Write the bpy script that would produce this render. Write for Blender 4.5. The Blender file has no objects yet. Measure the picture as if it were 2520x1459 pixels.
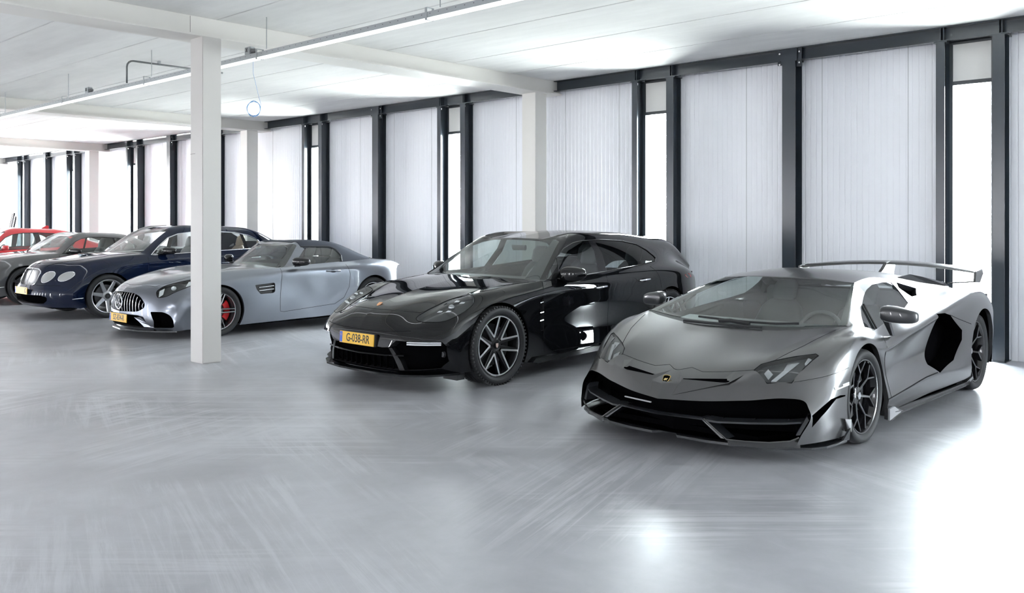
import bpy, bmesh, math, random
import numpy as np
from mathutils import Vector, Matrix
from mathutils.geometry import tessellate_polygon
PI = math.pi
random.seed(7)
SC = bpy.context.scene
COL = SC.collection

# ------------------------------------------------------------ camera
cam_d = bpy.data.cameras.new('camera'); cam = bpy.data.objects.new('camera', cam_d); COL.objects.link(cam)
cam.location = (0, 0, 1.55)
cam.rotation_euler = (PI/2, 0, math.atan2(0.67734, 0.73567))
cam_d.sensor_width = 36.0; cam_d.lens = 2183/2520*36; cam_d.shift_y = -183.5/2520
cam_d.clip_end = 300
SC.camera = cam

# ------------------------------------------------------------ world, exposure
SC.view_settings.view_transform = 'Standard'; SC.view_settings.look = 'None'
SC.view_settings.gamma = 1; SC.view_settings.use_curve_mapping = False
SC.view_settings.exposure = 2.25
w = bpy.data.worlds.new('sky'); SC.world = w; w.use_nodes = True
bg = w.node_tree.nodes['Background']
bg.inputs[0].default_value = (0.93, 0.955, 1.0, 1); bg.inputs[1].default_value = SKY = 26.0
_t = w.node_tree; _tc = _t.nodes.new('ShaderNodeTexCoord'); _sx = _t.nodes.new('ShaderNodeSeparateXYZ'); _rp = _t.nodes.new('ShaderNodeValToRGB')
_t.links.new(_tc.outputs['Generated'], _sx.inputs[0]); _t.links.new(_sx.outputs['Z'], _rp.inputs[0]); _t.links.new(_rp.outputs[0], bg.inputs[0])
_rp.color_ramp.elements[0].position = 0.0; _rp.color_ramp.elements[0].color = (0.70, 0.70, 0.69, 1)     # sunlit paving below the horizon
_rp.color_ramp.elements[1].position = 0.03; _rp.color_ramp.elements[1].color = (0.93, 0.955, 1.0, 1)    # bright overcast sky
SC.cycles.max_bounces = 10; SC.cycles.diffuse_bounces = 6; SC.cycles.glossy_bounces = 5
SC.cycles.transmission_bounces = 8; SC.cycles.transparent_max_bounces = 12
SC.cycles.use_denoising = True
SC.cycles.sample_clamp_indirect = 6
SC.cycles.caustics_reflective = False; SC.cycles.caustics_refractive = False

GRID = 8.45            # bay length along the wall
WIN_X = [-3.01 - 4.25*k for k in range(-1, 9)]     # window centres
YW = 10.866            # front face of the steel posts
YP = 11.07             # face of the wall panels
CEIL = 3.797

def area(name, loc, rot, sx, sy, energy, color=(1,1,1), portal=False, spread=None):
    d = bpy.data.lights.new(name, 'AREA'); d.shape = 'RECTANGLE'; d.size = sx; d.size_y = sy
    d.energy = energy; d.color = color
    if portal: d.cycles.is_portal = True
    if spread: d.spread = spread
    o = bpy.data.objects.new(name, d); COL.objects.link(o); o.location = loc; o.rotation_euler = rot
    return o
area('daylight_portal', (3.9, YP+0.12, 1.45), (-PI/2, 0, 0), 1.4, 2.9, 1, portal=True)
for x in WIN_X[1:]:    # daylight portals in the wall windows
    area('daylight_portal', (x, YP+0.12, 1.58), (-PI/2, 0, 0), 0.5, 3.1, 1, portal=True)

# ------------------------------------------------------------ helpers
def link(name, me, mat=None, parent=None):
    o = bpy.data.objects.new(name, me); COL.objects.link(o)
    if parent is not None: o.parent = parent
    if mat is not None:
        for m in (mat if isinstance(mat, (list, tuple)) else [mat]): me.materials.append(m)
    return o
def empty(name, loc=(0,0,0), rz=0):
    o = bpy.data.objects.new(name, None); COL.objects.link(o); o.location = loc; o.rotation_euler = (0,0,rz)
    o.empty_display_size = 0.2
    return o
def tag(o, label=None, cat=None, group=None, kind=None):
    if label: o['label'] = label
    if cat: o['category'] = cat
    if group: o['group'] = group
    if kind: o['kind'] = kind
    return o

class MB:
    """collects shapes, builds them as one mesh object"""
    def __init__(s): s.v = []; s.f = []; s.m = []; s.mi = 0
    def add(s, vs, fs):
        b = len(s.v); s.v += [tuple(p) for p in vs]
        for f in fs: s.f.append(tuple(b+i for i in f)); s.m.append(s.mi)
        return s
    def box(s, x0, x1, y0, y1, z0, z1):
        return s.add([(x0,y0,z0),(x1,y0,z0),(x1,y1,z0),(x0,y1,z0),(x0,y0,z1),(x1,y0,z1),(x1,y1,z1),(x0,y1,z1)],
            [(0,3,2,1),(4,5,6,7),(0,1,5,4),(1,2,6,5),(2,3,7,6),(3,0,4,7)])
    def prism(s, poly, ax, a0, a1):
        """polygon (u,v) extruded along axis ax ('x': poly=(y,z); 'y': poly=(x,z); 'z': poly=(x,y))"""
        n = len(poly)
        def P(u, v, a): return {'x': (a,u,v), 'y': (u,a,v), 'z': (u,v,a)}[ax]
        vs = [P(u,v,a0) for u,v in poly] + [P(u,v,a1) for u,v in poly]
        fs = [(i,(i+1)%n,n+(i+1)%n,n+i) for i in range(n)] + [tuple(range(n-1,-1,-1)), tuple(range(n,2*n))]
        return s.add(vs, fs)
    def slab(s, pts, off):
        """3-D polygon thickened by the vector off"""
        n = len(pts); off = Vector(off)
        vs = [tuple(p) for p in pts] + [tuple(Vector(p)+off) for p in pts]
        fs = [(i,(i+1)%n,n+(i+1)%n,n+i) for i in range(n)] + [tuple(range(n-1,-1,-1)), tuple(range(n,2*n))]
        return s.add(vs, fs)
    def tube(s, pts, r, n=8, closed=False, caps=True):
        pts = [Vector(p) for p in pts]; N = len(pts)
        rr = r if isinstance(r, (list, tuple)) else [r]*N
        b = len(s.v); prev = None
        for i, p in enumerate(pts):
            if closed: t = pts[(i+1)%N]-pts[i-1]
            else: t = pts[min(i+1,N-1)]-pts[max(i-1,0)]
            t.normalize()
            if prev is None: u = t.orthogonal().normalized()
            else:
                u = prev-t*prev.dot(t)
                u = u.normalized() if u.length > 1e-6 else t.orthogonal().normalized()
            prev = u; wv = t.cross(u)
            for k in range(n):
                a = 2*PI*k/n; s.v.append(tuple(p+(u*math.cos(a)+wv*math.sin(a))*rr[i]))
        M = N if closed else N-1
        for i in range(M):
            j = (i+1)%N
            for k in range(n):
                k2 = (k+1)%n
                s.f.append((b+i*n+k, b+i*n+k2, b+j*n+k2, b+j*n+k)); s.m.append(s.mi)
        if caps and not closed:
            s.f.append(tuple(b+k for k in range(n-1,-1,-1))); s.m.append(s.mi)
            s.f.append(tuple(b+(N-1)*n+k for k in range(n))); s.m.append(s.mi)
        return s
    def lathe(s, prof, c, ax='x', n=64, closed=False, a0=0, a1=2*PI):
        """profile (axial, radius) revolved about an axis through c"""
        full = abs(a1-a0-2*PI) < 1e-6; b = len(s.v); m = len(prof); N = n if full else n+1
        for i in range(N):
            a = a0+(a1-a0)*i/n; ca, sa = math.cos(a), math.sin(a)
            for h, r in prof:
                d = {'x': (h, r*ca, r*sa), 'y': (r*ca, h, r*sa), 'z': (r*ca, r*sa, h)}[ax]
                s.v.append((c[0]+d[0], c[1]+d[1], c[2]+d[2]))
        for i in range(n):
            j = (i+1)%N
            for k in range(m if closed else m-1):
                k2 = (k+1)%m
                s.f.append((b+i*m+k, b+i*m+k2, b+j*m+k2, b+j*m+k)); s.m.append(s.mi)
        return s
    def xform(s, M, start=0):
        for i in range(start, len(s.v)): s.v[i] = tuple(M @ Vector(s.v[i]))
        return s
    def build(s, name, mat, parent=None, smooth=False, angle=None, bevel=0, fixn=True):
        if getattr(s, 'segs', None): return [q.build(name, mat, parent, smooth, angle, bevel, fixn) for q in s.segs][0]
        me = bpy.data.meshes.new(name); me.from_pydata(s.v, [], s.f)
        if isinstance(mat, (list, tuple)):
            for m_ in mat: me.materials.append(m_)
            me.polygons.foreach_set('material_index', s.m)
        else: me.materials.append(mat)
        bm = bmesh.new(); bm.from_mesh(me)
        if fixn: bmesh.ops.recalc_face_normals(bm, faces=bm.faces)
        if bevel:
            es = [e for e in bm.edges if len(e.link_faces) == 2 and e.calc_face_angle(0) > 0.6]
            bmesh.ops.bevel(bm, geom=es, offset=bevel, segments=2, affect='EDGES', clamp_overlap=True)
        if smooth or angle:
            for f in bm.faces: f.smooth = True
            if angle:
                for e in bm.edges:
                    if len(e.link_faces) == 2 and e.calc_face_angle(0) > angle: e.smooth = False
        bm.to_mesh(me); bm.free()
        o = bpy.data.objects.new(name, me); COL.objects.link(o)
        if parent is not None: o.parent = parent
        return o

# ------------------------------------------------------------ materials
def mat(name, color=(0.8,0.8,0.8), rough=0.5, metal=0.0, spec=0.5, coat=0.0, coat_rough=0.03, emit=None, estr=0, trans=0, ior=1.5, alpha=1, sheen=0):
    m = bpy.data.materials.new(name); m.use_nodes = True
    p = m.node_tree.nodes['Principled BSDF']; I = p.inputs
    I['Base Color'].default_value = (*color, 1); I['Roughness'].default_value = rough; I['Metallic'].default_value = metal
    I['Specular IOR Level'].default_value = spec; I['Coat Weight'].default_value = coat; I['Coat Roughness'].default_value = coat_rough
    I['Transmission Weight'].default_value = trans; I['IOR'].default_value = ior; I['Alpha'].default_value = alpha
    if sheen: I['Sheen Weight'].default_value = sheen
    if emit: I['Emission Color'].default_value = (*emit, 1); I['Emission Strength'].default_value = estr
    return m
def nd(m, t, **kw):
    n = m.node_tree.nodes.new(t)
    for k, v in kw.items():
        if hasattr(n, k): setattr(n, k, v)
        else: n.inputs[k].default_value = v
    return n
def lk(m, a, b): m.node_tree.links.new(a, b)
def P(m): return m.node_tree.nodes['Principled BSDF']
def ramp(m, fac, stops):
    r = nd(m, 'ShaderNodeValToRGB'); lk(m, fac, r.inputs[0]); e = r.color_ramp.elements
    while len(e) < len(stops): e.new(0.5)
    for i, (p, c) in enumerate(stops): e[i].position = p; e[i].color = (*c, 1) if len(c) == 3 else c
    return r.outputs[0]
def coords(m, scale=(1,1,1), rot=(0,0,0)):
    tc = nd(m, 'ShaderNodeTexCoord'); mp = nd(m, 'ShaderNodeMapping'); lk(m, tc.outputs['Object'], mp.inputs[0])
    mp.inputs['Scale'].default_value = scale; mp.inputs['Rotation'].default_value = rot
    return mp.outputs[0]
def noise(m, vec, scale, detail=4, rough=0.55, dist=0):
    n = nd(m, 'ShaderNodeTexNoise'); lk(m, vec, n.inputs['Vector'])
    n.inputs['Scale'].default_value = scale; n.inputs['Detail'].default_value = detail
    n.inputs['Roughness'].default_value = rough; n.inputs['Distortion'].default_value = dist
    return n.outputs[0]
def bump(m, h, strength=0.2, dist=0.01):
    b = nd(m, 'ShaderNodeBump'); b.inputs['Strength'].default_value = strength; b.inputs['Distance'].default_value = dist
    lk(m, h, b.inputs['Height']); lk(m, b.outputs[0], P(m).inputs['Normal']); return b
def mixf(m, a, b, fac, mode='MIX'):
    n = nd(m, 'ShaderNodeMix'); n.data_type = 'RGBA'; n.blend_type = mode
    for s, v in ((n.inputs[0], fac), (n.inputs[6], a), (n.inputs[7], b)):
        if hasattr(v, 'links') or hasattr(v, 'is_linked'): lk(m, v, s)
        elif isinstance(v, (int, float)): s.default_value = v
        else: s.default_value = (*v, 1)
    return n.outputs[2]
def glass_mat(name, color=(1,1,1), rough=0.0, refl=1.0, tint_only=True, ior=1.5):
    """thin architectural/car glass: tinted transparency with fresnel reflection"""
    m = bpy.data.materials.new(name); m.use_nodes = True; nt = m.node_tree; nt.nodes.clear()
    out = nd(m, 'ShaderNodeOutputMaterial'); tr = nd(m, 'ShaderNodeBsdfTransparent'); gl = nd(m, 'ShaderNodeBsdfGlossy')
    fr = nd(m, 'ShaderNodeFresnel'); mx = nd(m, 'ShaderNodeMixShader')
    tr.inputs[0].default_value = (*color, 1); gl.inputs['Roughness'].default_value = rough
    gm = nd(m, 'ShaderNodeNewGeometry'); mr = nd(m, 'ShaderNodeMapRange'); lk(m, gm.outputs['Backfacing'], mr.inputs[0])
    mr.inputs[3].default_value = ior; mr.inputs[4].default_value = 1/ior; lk(m, mr.outputs[0], fr.inputs[0])
    lk(m, fr.outputs[0], mx.inputs[0]); lk(m, tr.outputs[0], mx.inputs[1]); lk(m, gl.outputs[0], mx.inputs[2]); lk(m, mx.outputs[0], out.inputs[0])
    return m
# ============================================================ ROOM
def m_floor():
    m = mat('polished_concrete', (0.5,0.5,0.5), 0.35, spec=0.38, coat=0.06, coat_rough=0.25)
    v = coords(m)
    big = noise(m, v, 0.35, 5, 0.6, 0.4); mid = noise(m, v, 1.5, 5, 0.58, 0.3); 
    def rc(scale, ang):     # turn first, then stretch
        a = coords(m, (1,1,1), (0,0,ang)); mp = nd(m, 'ShaderNodeMapping'); lk(m, a, mp.inputs[0]); mp.inputs['Scale'].default_value = scale; return mp.outputs[0]
    fine = noise(m, coords(m, (1,1,1), (0,0,0.4)), 9.0, 4, 0.7, 0.5)
    s1 = noise(m, rc((0.35, 6.5, 1), 0.35), 1.5, 6, 0.75, 0.5)
    s2 = noise(m, rc((0.35, 8.0, 1), -0.75), 1.3, 6, 0.75, 0.8)
    s3 = noise(m, rc((0.35, 7.0, 1), 1.3), 1.3, 6, 0.75, 0.8)
    c1 = ramp(m, big, [(0.32,(0.29,0.295,0.318)),(0.68,(0.53,0.535,0.565))])
    c2 = ramp(m, mid, [(0.32,(0.74,0.74,0.74)),(0.62,(1,1,1))])
    c = mixf(m, c1, c2, 0.7, 'MULTIPLY'); c = mixf(m, c, ramp(m, fine, [(0.3,(0.9,)*3),(0.7,(1,)*3)]), 0.6, 'MULTIPLY')
    def streak(c, s_, msc, mrot, amt, col):
        st = ramp(m, s_, [(0.47,(0,0,0)),(0.60,(1,1,1))]); mk = ramp(m, noise(m, coords(m, (1,1,1), (0,0,mrot)), msc, 3, 0.6, 0.6), [(0.50,(0,0,0)),(0.60,(1,1,1))])
        f = mixf(m, (0,0,0), st, mk); return mixf(m, c, col, mixf(m, (0,0,0), f, amt)), f
    b1, f1 = streak(c, s1, 0.45, 0.0, 0.5, (0.60,0.605,0.63)); b1, f2 = streak(b1, s2, 0.5, 1.3, 0.5, (0.58,0.585,0.61)); b2, f3 = streak(b1, s3, 0.4, 2.6, 0.5, (0.58,0.585,0.61))
    lk(m, b2, P(m).inputs['Base Color'])
    r = ramp(m, mid, [(0.25,(0.30,)*3),(0.75,(0.42,)*3)]); r2 = mixf(m, r, (0.55,0.55,0.55), mixf(m, (0,0,0), f1, 0.6))
    lk(m, r2, P(m).inputs['Roughness'])
    bump(m, mid, 0.06, 0.01)
    return m
def m_ceiling():
    m = mat('precast_concrete', (0.7,0.7,0.7), 0.85, spec=0.2); v = coords(m, (0.35,1,1))
    n1 = noise(m, v, 1.2, 6, 0.65, 0.5); n2 = noise(m, coords(m, (0.4,6,1)), 1.5, 4, 0.6)
    c = mixf(m, ramp(m, n1, [(0.3,(0.74,0.735,0.725)),(0.7,(0.86,0.855,0.84))]), ramp(m, n2, [(0.35,(0.93,)*3),(0.6,(1,)*3)]), 0.5, 'MULTIPLY')
    lk(m, c, P(m).inputs['Base Color']); bump(m, n1, 0.15, 0.01); return m
def m_panel():
    m = mat('white_ribbed_panel', (0.82,0.83,0.875), 0.42, spec=0.4)
    wv = nd(m, 'ShaderNodeTexWave'); wv.wave_type = 'BANDS'; wv.bands_direction = 'X'; wv.wave_profile = 'TRI'
    lk(m, coords(m), wv.inputs['Vector']); wv.inputs['Scale'].default_value = 4.2
    hi = ramp(m, wv.outputs['Fac'], [(0.0,(0,)*3),(0.25,(1,)*3)])
    bump(m, hi, 0.7, 0.005); return m
M = {}
M['floor'] = m_floor(); M['ceil'] = m_ceiling(); M['panel'] = m_panel()
M['white_paint'] = mat('white_painted_steel', (0.74,0.72,0.685), 0.5); M['column_paint'] = mat('offwhite_column_paint', (0.60,0.58,0.555), 0.5)
M['seam'] = mat('dark_joint', (0.08,0.08,0.08), 0.9)
M['steel'] = mat('anthracite_steel_paint', (0.030,0.038,0.048), 0.22, spec=0.6)
M['frame'] = mat('window_frame_anthracite', (0.025,0.03,0.036), 0.3)
M['glass'] = glass_mat('window_pane_glass', (0.93,0.97,0.97))
M['spandrel'] = mat('grey_spandrel', (0.62,0.61,0.60), 0.5)
M['galv'] = mat('galvanised_steel', (0.36,0.38,0.39), 0.42, metal=0.75)
M['led'] = mat('led_diffuser', (0.9,0.9,0.9), 0.4, emit=(0.93,0.96,1.0), estr=1.0)
M['bolt'] = mat('zinc_bolt', (0.75,0.75,0.75), 0.3, metal=1)
M['dark_pl'] = mat('grey_conduit', (0.12,0.125,0.13), 0.45)
M['blue'] = mat('blue_cable', (0.05,0.25,0.55), 0.45)
X0, X1, YB = -44.0, 7.0, -11.0

def struct(o): o['kind'] = 'structure'; return o
fl = MB().box(X0, X1, YB, 11.4, -0.3, 0); struct(fl.build('floor', M['floor']))
# precast planks, 1.2 m wide, running along the wall
c = MB(); y = 5.04 + 1.2*5 - 0.003
k = -14
c.mi = 0
while True:
    y0 = 5.04+1.204*k; y1 = y0+1.204
    if y0 > 11.4: break
    a, b = max(y0, YB), min(y1, 11.4)
    if b > a: c.prism([(a+0.004, CEIL+0.012),(a+0.012,CEIL),(b-0.014,CEIL),(b-0.006,CEIL+0.012),(b-0.006,CEIL+0.2),(a+0.004,CEIL+0.2)], 'x', X0, X1)
    k += 1
c.mi = 1; c.box(X0, X1, YB, 11.4, CEIL+0.02, CEIL+0.25)
struct(c.build('ceiling', [M['ceil'], M['seam']]))

# wall with windows
WW = 0.50
xs = sorted(WIN_X)[:-1]; DOOR = (3.2, 4.6)          # wide glazed opening beyond the right edge of the picture
wl = MB()
edges = [X0]
for x in xs: edges += [x-WW/2, x+WW/2]
edges += [DOOR[0], DOOR[1], X1]
wl.box(DOOR[0], DOOR[1], YP, YP+0.12, 2.9, CEIL)
for i in range(0, len(edges), 2): wl.box(edges[i], edges[i+1], YP, YP+0.12, 0, CEIL)
for x in xs: wl.box(x-WW/2, x+WW/2, YP, YP+0.12, 3.69, CEIL)
wall = struct(wl.build('wall_back', M['panel']))
sj = MB()                                   # panel joints
xj = 6.9
while xj > X0:
    if all(abs(xj-x) > WW/2+0.02 for x in xs): sj.box(xj-0.004, xj+0.004, YP-0.0015, YP+0.001, 0, 3.66)
    xj -= 1.062
sj.build('panel_joint', mat('panel_joint_grey', (0.45,0.46,0.48), 0.6), wall)
M['dark_wall'] = mat('dark_grey_wall', (0.16,0.165,0.175), 0.8)
def end_wall(name, xa, xb, ops, side):
    m = MB(); e = [YB]
    for (a, b) in ops: e += [a, b]
    e.append(11.4)
    for i in range(0, len(e), 2): m.box(xa, xb, e[i], e[i+1], 0, CEIL)
    for (a, b) in ops:
        m.box(xa, xb, a, b, 3.3, CEIL)
        area('daylight_portal', ((xa+xb)/2, (a+b)/2, 1.65), (0, side*PI/2, 0), 3.3, b-a, 1, portal=True)
    struct(m.build(name, M['panel']))
end_wall('wall_left', X0-0.2, X0, [(0, 4), (6, 10)], -1)
end_wall('wall_right', X1, X1+0.2, [], 1)
wl = MB(); fx = [4.6-4.225*k for k in range(0, 12)]; edges = [X0]; FWD = 0.22  # unseen window slits added to this wall, width set for frontal fill light
for x in sorted(fx): edges += [x-FWD/2, x+FWD/2]
edges.append(X1)
for i in range(0, len(edges), 2): wl.box(edges[i], edges[i+1], YB-0.12, YB, 0, CEIL)
for x in fx: wl.box(x-FWD/2, x+FWD/2, YB-0.12, YB, 3.2, CEIL)
struct(wl.build('wall_front', M['panel']))
for x in fx: area('daylight_portal', (x, YB-0.06, 1.6), (PI/2, 0, 0), FWD, 3.2, 1, portal=True)

for n, x in enumerate(WIN_X[1:], 1):
    f = MB(); a, b = x-WW/2, x+WW/2; t = 0.035; y0, y1 = YP-0.055, YP+0.085
    a += .022; b -= .004
    f.box(a, a+t, y0, y1, 0.0, 3.625).box(b-t, b, y0, y1, 0.0, 3.625).box(a+t, b-t, y0, y1, 0.0, 0.045)
    f.box(a+t, b-t, y0, y1, 3.13, 3.175).box(a+t, b-t, y0, y1, 3.60, 3.625).box(a-.02, b+.004, YP+.001, y1, 3.625, 3.69)
    wn = struct(f.build('window_%d' % n, M['frame'], bevel=0.003))
    MB().box(a+t, b-t, y0+0.02, y0+0.026, 0.045, 3.13).build('pane', M['glass'], wn)
    MB().box(a+t, b-t, y0+0.012, y0+0.04, 3.175, 3.60).build('infill_panel', M['spandrel'], wn)

f = MB(); a, b = DOOR; t = 0.05; y0, y1 = YP+0.015, YP+0.085
f.box(a, a+t, y0, y1, 0, 2.9).box(b-t, b, y0, y1, 0, 2.9).box(a+t, b-t, y0, y1, 2.85, 2.9).box(a+t, b-t, y0, y1, 0, 0.04).box((a+b)/2-.02, (a+b)/2+.02, y0, y1, 0.04, 2.85)
dr = struct(f.build('door_1', M['frame'], bevel=0.003))
MB().box(a+t, (a+b)/2-.02, y0+.03, y0+.036, 0.04, 2.85).build('pane', M['glass'], dr); MB().box((a+b)/2+.02, b-t, y0+.03, y0+.036, 0.04, 2.85).build('pane', M['glass'], dr)

# edge beam (dark channel) bay by bay, between the white columns
COLX = [-9.27+GRID, -9.27, -9.27-GRID, -9.27-2*GRID, -9.27-3*GRID]
beam_side = ['right of the nearest white wall column', ]
bays = []
for i in range(-1, 5):
    xr = -9.12+GRID*0 - GRID*i if False else None
spans = [(-9.12+0.02, -0.95), (-17.60, -9.46), (-26.05, -17.91), (-34.5, -26.36), (-42.9, -34.81), (-0.6, 6.9)]
span_lab = ['dark steel edge beam above the two nearest windows', 'dark steel edge beam above the windows behind the silver roadster',
    'dark steel edge beam above the windows just left of the big white column', 'dark steel edge beam at the far left end of the hall', None, None]
for (a, b), lab in zip(spans, span_lab):
    for (a, b) in ([(a, -5.14-8.48*round((-5.14-(a+b)/2)/8.48)-0.12), (-5.14-8.48*round((-5.14-(a+b)/2)/8.48)+0.12, b)] if b-a > 7.6 else [(a, b)]):
     m = MB()
     m.box(a, b, YW+0.085, YW+0.095, 3.63, CEIL-0.002)          # web
     m.box(a, b, YW+0.0, YW+0.085, 3.63, 3.641); m.box(a, b, YW+0.0, YW+0.085, CEIL-0.013, CEIL-0.002)
     m.box(a, b, YW+0.095, YP-0.002, 3.655, 3.665)
     o = m.build('edge_beam', M['steel'])
     tag(o, (lab + (', left piece' if b < (-5.14-8.48*round((-5.14-(a+b)/2)/8.48)) else ', right piece')) if lab else 'dark steel edge beam beyond the picture', 'steel beam', 'dark edge beams under the ceiling along the wall')

def ipost(x, fw, name, lab, grp, wide=False):
    p = empty(name, (x, YW, 0)); tag(p, lab, 'steel post', grp)
    m = MB(); t = 0.010; d = YP-YW-0.004; h = 3.625
    m.box(-fw/2, fw/2, 0, t, 0, h).box(-fw/2, fw/2, d-t, d, 0, h).box(-0.004, 0.004, t, d-t, 0, h)
    m.build('post_profile', M['steel'], p)
    if wide:
        m = MB().box(-fw/2-0.075, -fw/2-0.0, 0.03, 0.042, 3.59, CEIL-0.005).box(fw/2, fw/2+0.075, 0.03, 0.042, 3.55, CEIL-0.005)
        m.box(-fw/2-0.02, fw/2+0.02, 0.0, d, 3.625, CEIL-0.003)
        m.build('head_bracket', M['steel'], p)
        for sx in (-1, 1):
            for z in (3.60, 3.74): MB().lathe([(-0.012,0.0),(-0.012,0.012),(0.0,0.012)], (sx*(fw/2+0.045), 0.03, z), 'y', 6).build('bolt', M['bolt'], p)
    else:
        m = MB().box(-fw/2-0.025, fw/2+0.025, -0.005, d, 3.615, 3.627).box(-0.005, 0.005, 0.0, 0.085, 3.64, CEIL-0.005).box(0.03, 0.038, 0.0, 0.085, 3.64, CEIL-0.005)
        m.build('head_plate', M['steel'], p)
        MB().lathe([(-0.03,0.0),(-0.03,0.011),(0,0.011)], (0.03, 0.03, 3.60), 'z', 6).build('bolt', M['bolt'], p)
    MB().box(-fw/2-0.02, fw/2+0.02, -0.02, d, 0, 0.012).build('base_plate', M['steel'], p)
names = ['nearest', 'second', 'third', 'fourth', 'hidden fifth', 'sixth', 'seventh', 'eighth', 'ninth']
for i, x in enumerate(WIN_X[1:]):
    ipost(x-0.285, 0.095, 'window_post', f'narrow dark steel post left of the {names[i]} window from the right', 'narrow posts beside the windows')
    ipost(x+0.322, 0.12, 'window_post', f'narrow dark steel post right of the {names[i]} window from the right', 'narrow posts beside the windows')
wn_ = ['between the two rightmost windows', 'behind the silver roadster and black estate car', 'just left of the big white column', 'far left, behind the grey coupe']
for i in range(4):
    ipost(-5.14-8.48*i, 0.18, 'wide_post', 'wide dark steel wall post ' + wn_[i], 'wide dark posts along the wall', True)

# white beams across the hall + columns
bl_ = ['nearest white beam crossing the hall above the big white column', 'second white beam crossing the hall, left of the big column', 'third white beam crossing the hall, far left', 'fourth white beam at the far left edge']
for i in range(-1, 4):
    x = -9.10-GRID*i
    bm_ = empty('cross_beam', (x, 0, 3.6)); tag(bm_, bl_[i] if i >= 0 else 'white beam outside the picture on the right', 'beam', 'white beams crossing under the ceiling')
    MB().box(-0.33, 0.0, YB, YP-0.04, 0, CEIL-3.6).build('beam_web', M['white_paint'], bm_, bevel=0.004)
    MB().box(-0.38, 0.06, YB, YP-0.06, -0.022, 0.0).build('beam_flange', M['white_paint'], bm_, bevel=0.003)
    if i >= 0:
        MB().box(-0.0005, 0.0008, 4.72+0.0, 4.724, 0.0, 0.19).build('beam_joint', M['seam'], bm_)
    xc = x-0.065-0.1
    o = MB().box(xc-0.14, xc+0.14, YP-0.62, YP-0.35, 0, 3.578).build('wall_column', M['white_paint'], bevel=0.004)
    tag(o, ['square white column against the wall behind the black estate car', 'square white column against the wall behind the silver roadster', 'square white column against the wall behind the grey coupe', 'square white column against the wall at the far left'][i] if i >= 0 else 'square white column outside the picture', 'column', 'white columns along the wall')
cl = empty('hall_column', (-9.165, 4.94, 0)); tag(cl, 'large square white column standing in front of the silver roadster', 'column')
MB().box(-0.135, 0.135, -0.111, 0.111, 0, 3.578).build('column_shaft', M['column_paint'], cl, bevel=0.006)
MB().box(-0.136, -0.03, -0.1125, -0.1105, 2.30, 2.303).build('shaft_joint', M['seam'], cl)

# LED trunking under the ceiling, rods, boxes
TY, TZ = 5.30, 3.36
tr = empty('light_trunking', (-9.0, TY, TZ)); tag(tr, 'long grey metal light trunking hung under the ceiling with white lit underside', 'ceiling light')
L0, L1 = -30+9.0, 6.0+9.0
m = MB()
m.box(L0, L1, 0, 0.003, 0.012, 0.062).box(L0, L1, 0.077, 0.08, 0.012, 0.062).box(L0, L1, 0, 0.08, 0.009, 0.012)
m.build('trunking_rail', M['galv'], tr)
MB().box(L0, L1, 0.010, 0.070, -0.006, 0.009).build('lit_diffuser', M['led'], tr)
hl = MB(); x = -8.2
while x < 6.5:
    hl.box(x-0.006, x+0.006, -0.0006, 0.0002, 0.040, 0.046); x += 0.11
o = hl.build('punched_holes', M['seam'], tr); o['kind'] = 'stuff'
for i, x in enumerate([-5.92, -8.72, -11.46, -14.2, -16.95]):
    s = MB().box(-0.014, 0.014, -0.004, 0.084, -0.008, -0.004).box(-0.014, 0.014, -0.004, 0.0, -0.008, 0.10).box(-0.014, 0.014, 0.08, 0.084, -0.008, 0.10).box(-0.014, 0.014, -0.004, 0.084, 0.10, 0.104)
    o = s.build('hanger_clip', M['galv'], tr); o.location = (x+9.0, 0, 0)
    r = MB().tube([(x+0.14, TY+0.04, TZ+0.09), (x+0.14, TY+0.04, CEIL)], 0.005, 6)
    tag(r.build('threaded_rod', M['galv']), 'thin threaded rod holding the light trunking, ' + ['outside the top edge', 'just right of the big white column', 'inside the bend of the grey conduit', 'left of the grey conduit', 'nearest the left edge'][i], 'rod', 'threaded rods of the light trunking')
for x, lab in ((-8.87, 'small grey junction box on the trunking right of the big column'), (-13.25, 'small grey junction box on the trunking left of the conduit')):
    b = empty('junction_box', (x, TY, TZ+0.0635)); tag(b, lab, 'junction box', 'junction boxes on the light trunking')
    MB().box(-0.09, 0.02, -0.004, 0.06, 0, 0.085).build('box_body', M['galv'], b, bevel=0.004)
    MB().lathe([(0.02,0.0),(0.02,0.026),(0.07,0.026),(0.10,0.012),(0.10,0.0)], (0, 0.03, 0.035), 'x', 12).build('cable_gland', M['dark_pl'], b)
    MB().tube([(-0.06,-0.006,0.07),(-0.03,-0.007,0.03)],0.004,5).tube([(-0.03,-0.006,0.07),(-0.06,-0.007,0.03)],0.004,5).build('box_screws', M['seam'], b)
pp = [(-12.03,5.33,3.44),(-12.03,5.33,3.66)] + [(-12.03,5.33+0.09*(1-math.cos(a)),3.66+0.09*math.sin(a)) for a in (0.4,0.8,1.2,1.5708)] + [(-12.03,6.75,3.75)]
cd = empty('conduit_pipe', (-12.03, 5.33, 3.44)); tag(cd, 'bent grey conduit pipe rising from the trunking and running along the ceiling', 'pipe')
MB().tube([(p[0]+12.03,p[1]-5.33,p[2]-3.44) for p in pp], 0.013, 10).build('pipe', M['dark_pl'], cd, smooth=True)
for y in (0.45, 1.1): MB().box(-0.03,0.03,y-0.012,y+0.012,0.315,0.357).build('pipe_clip', M['galv'], cd)
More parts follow.
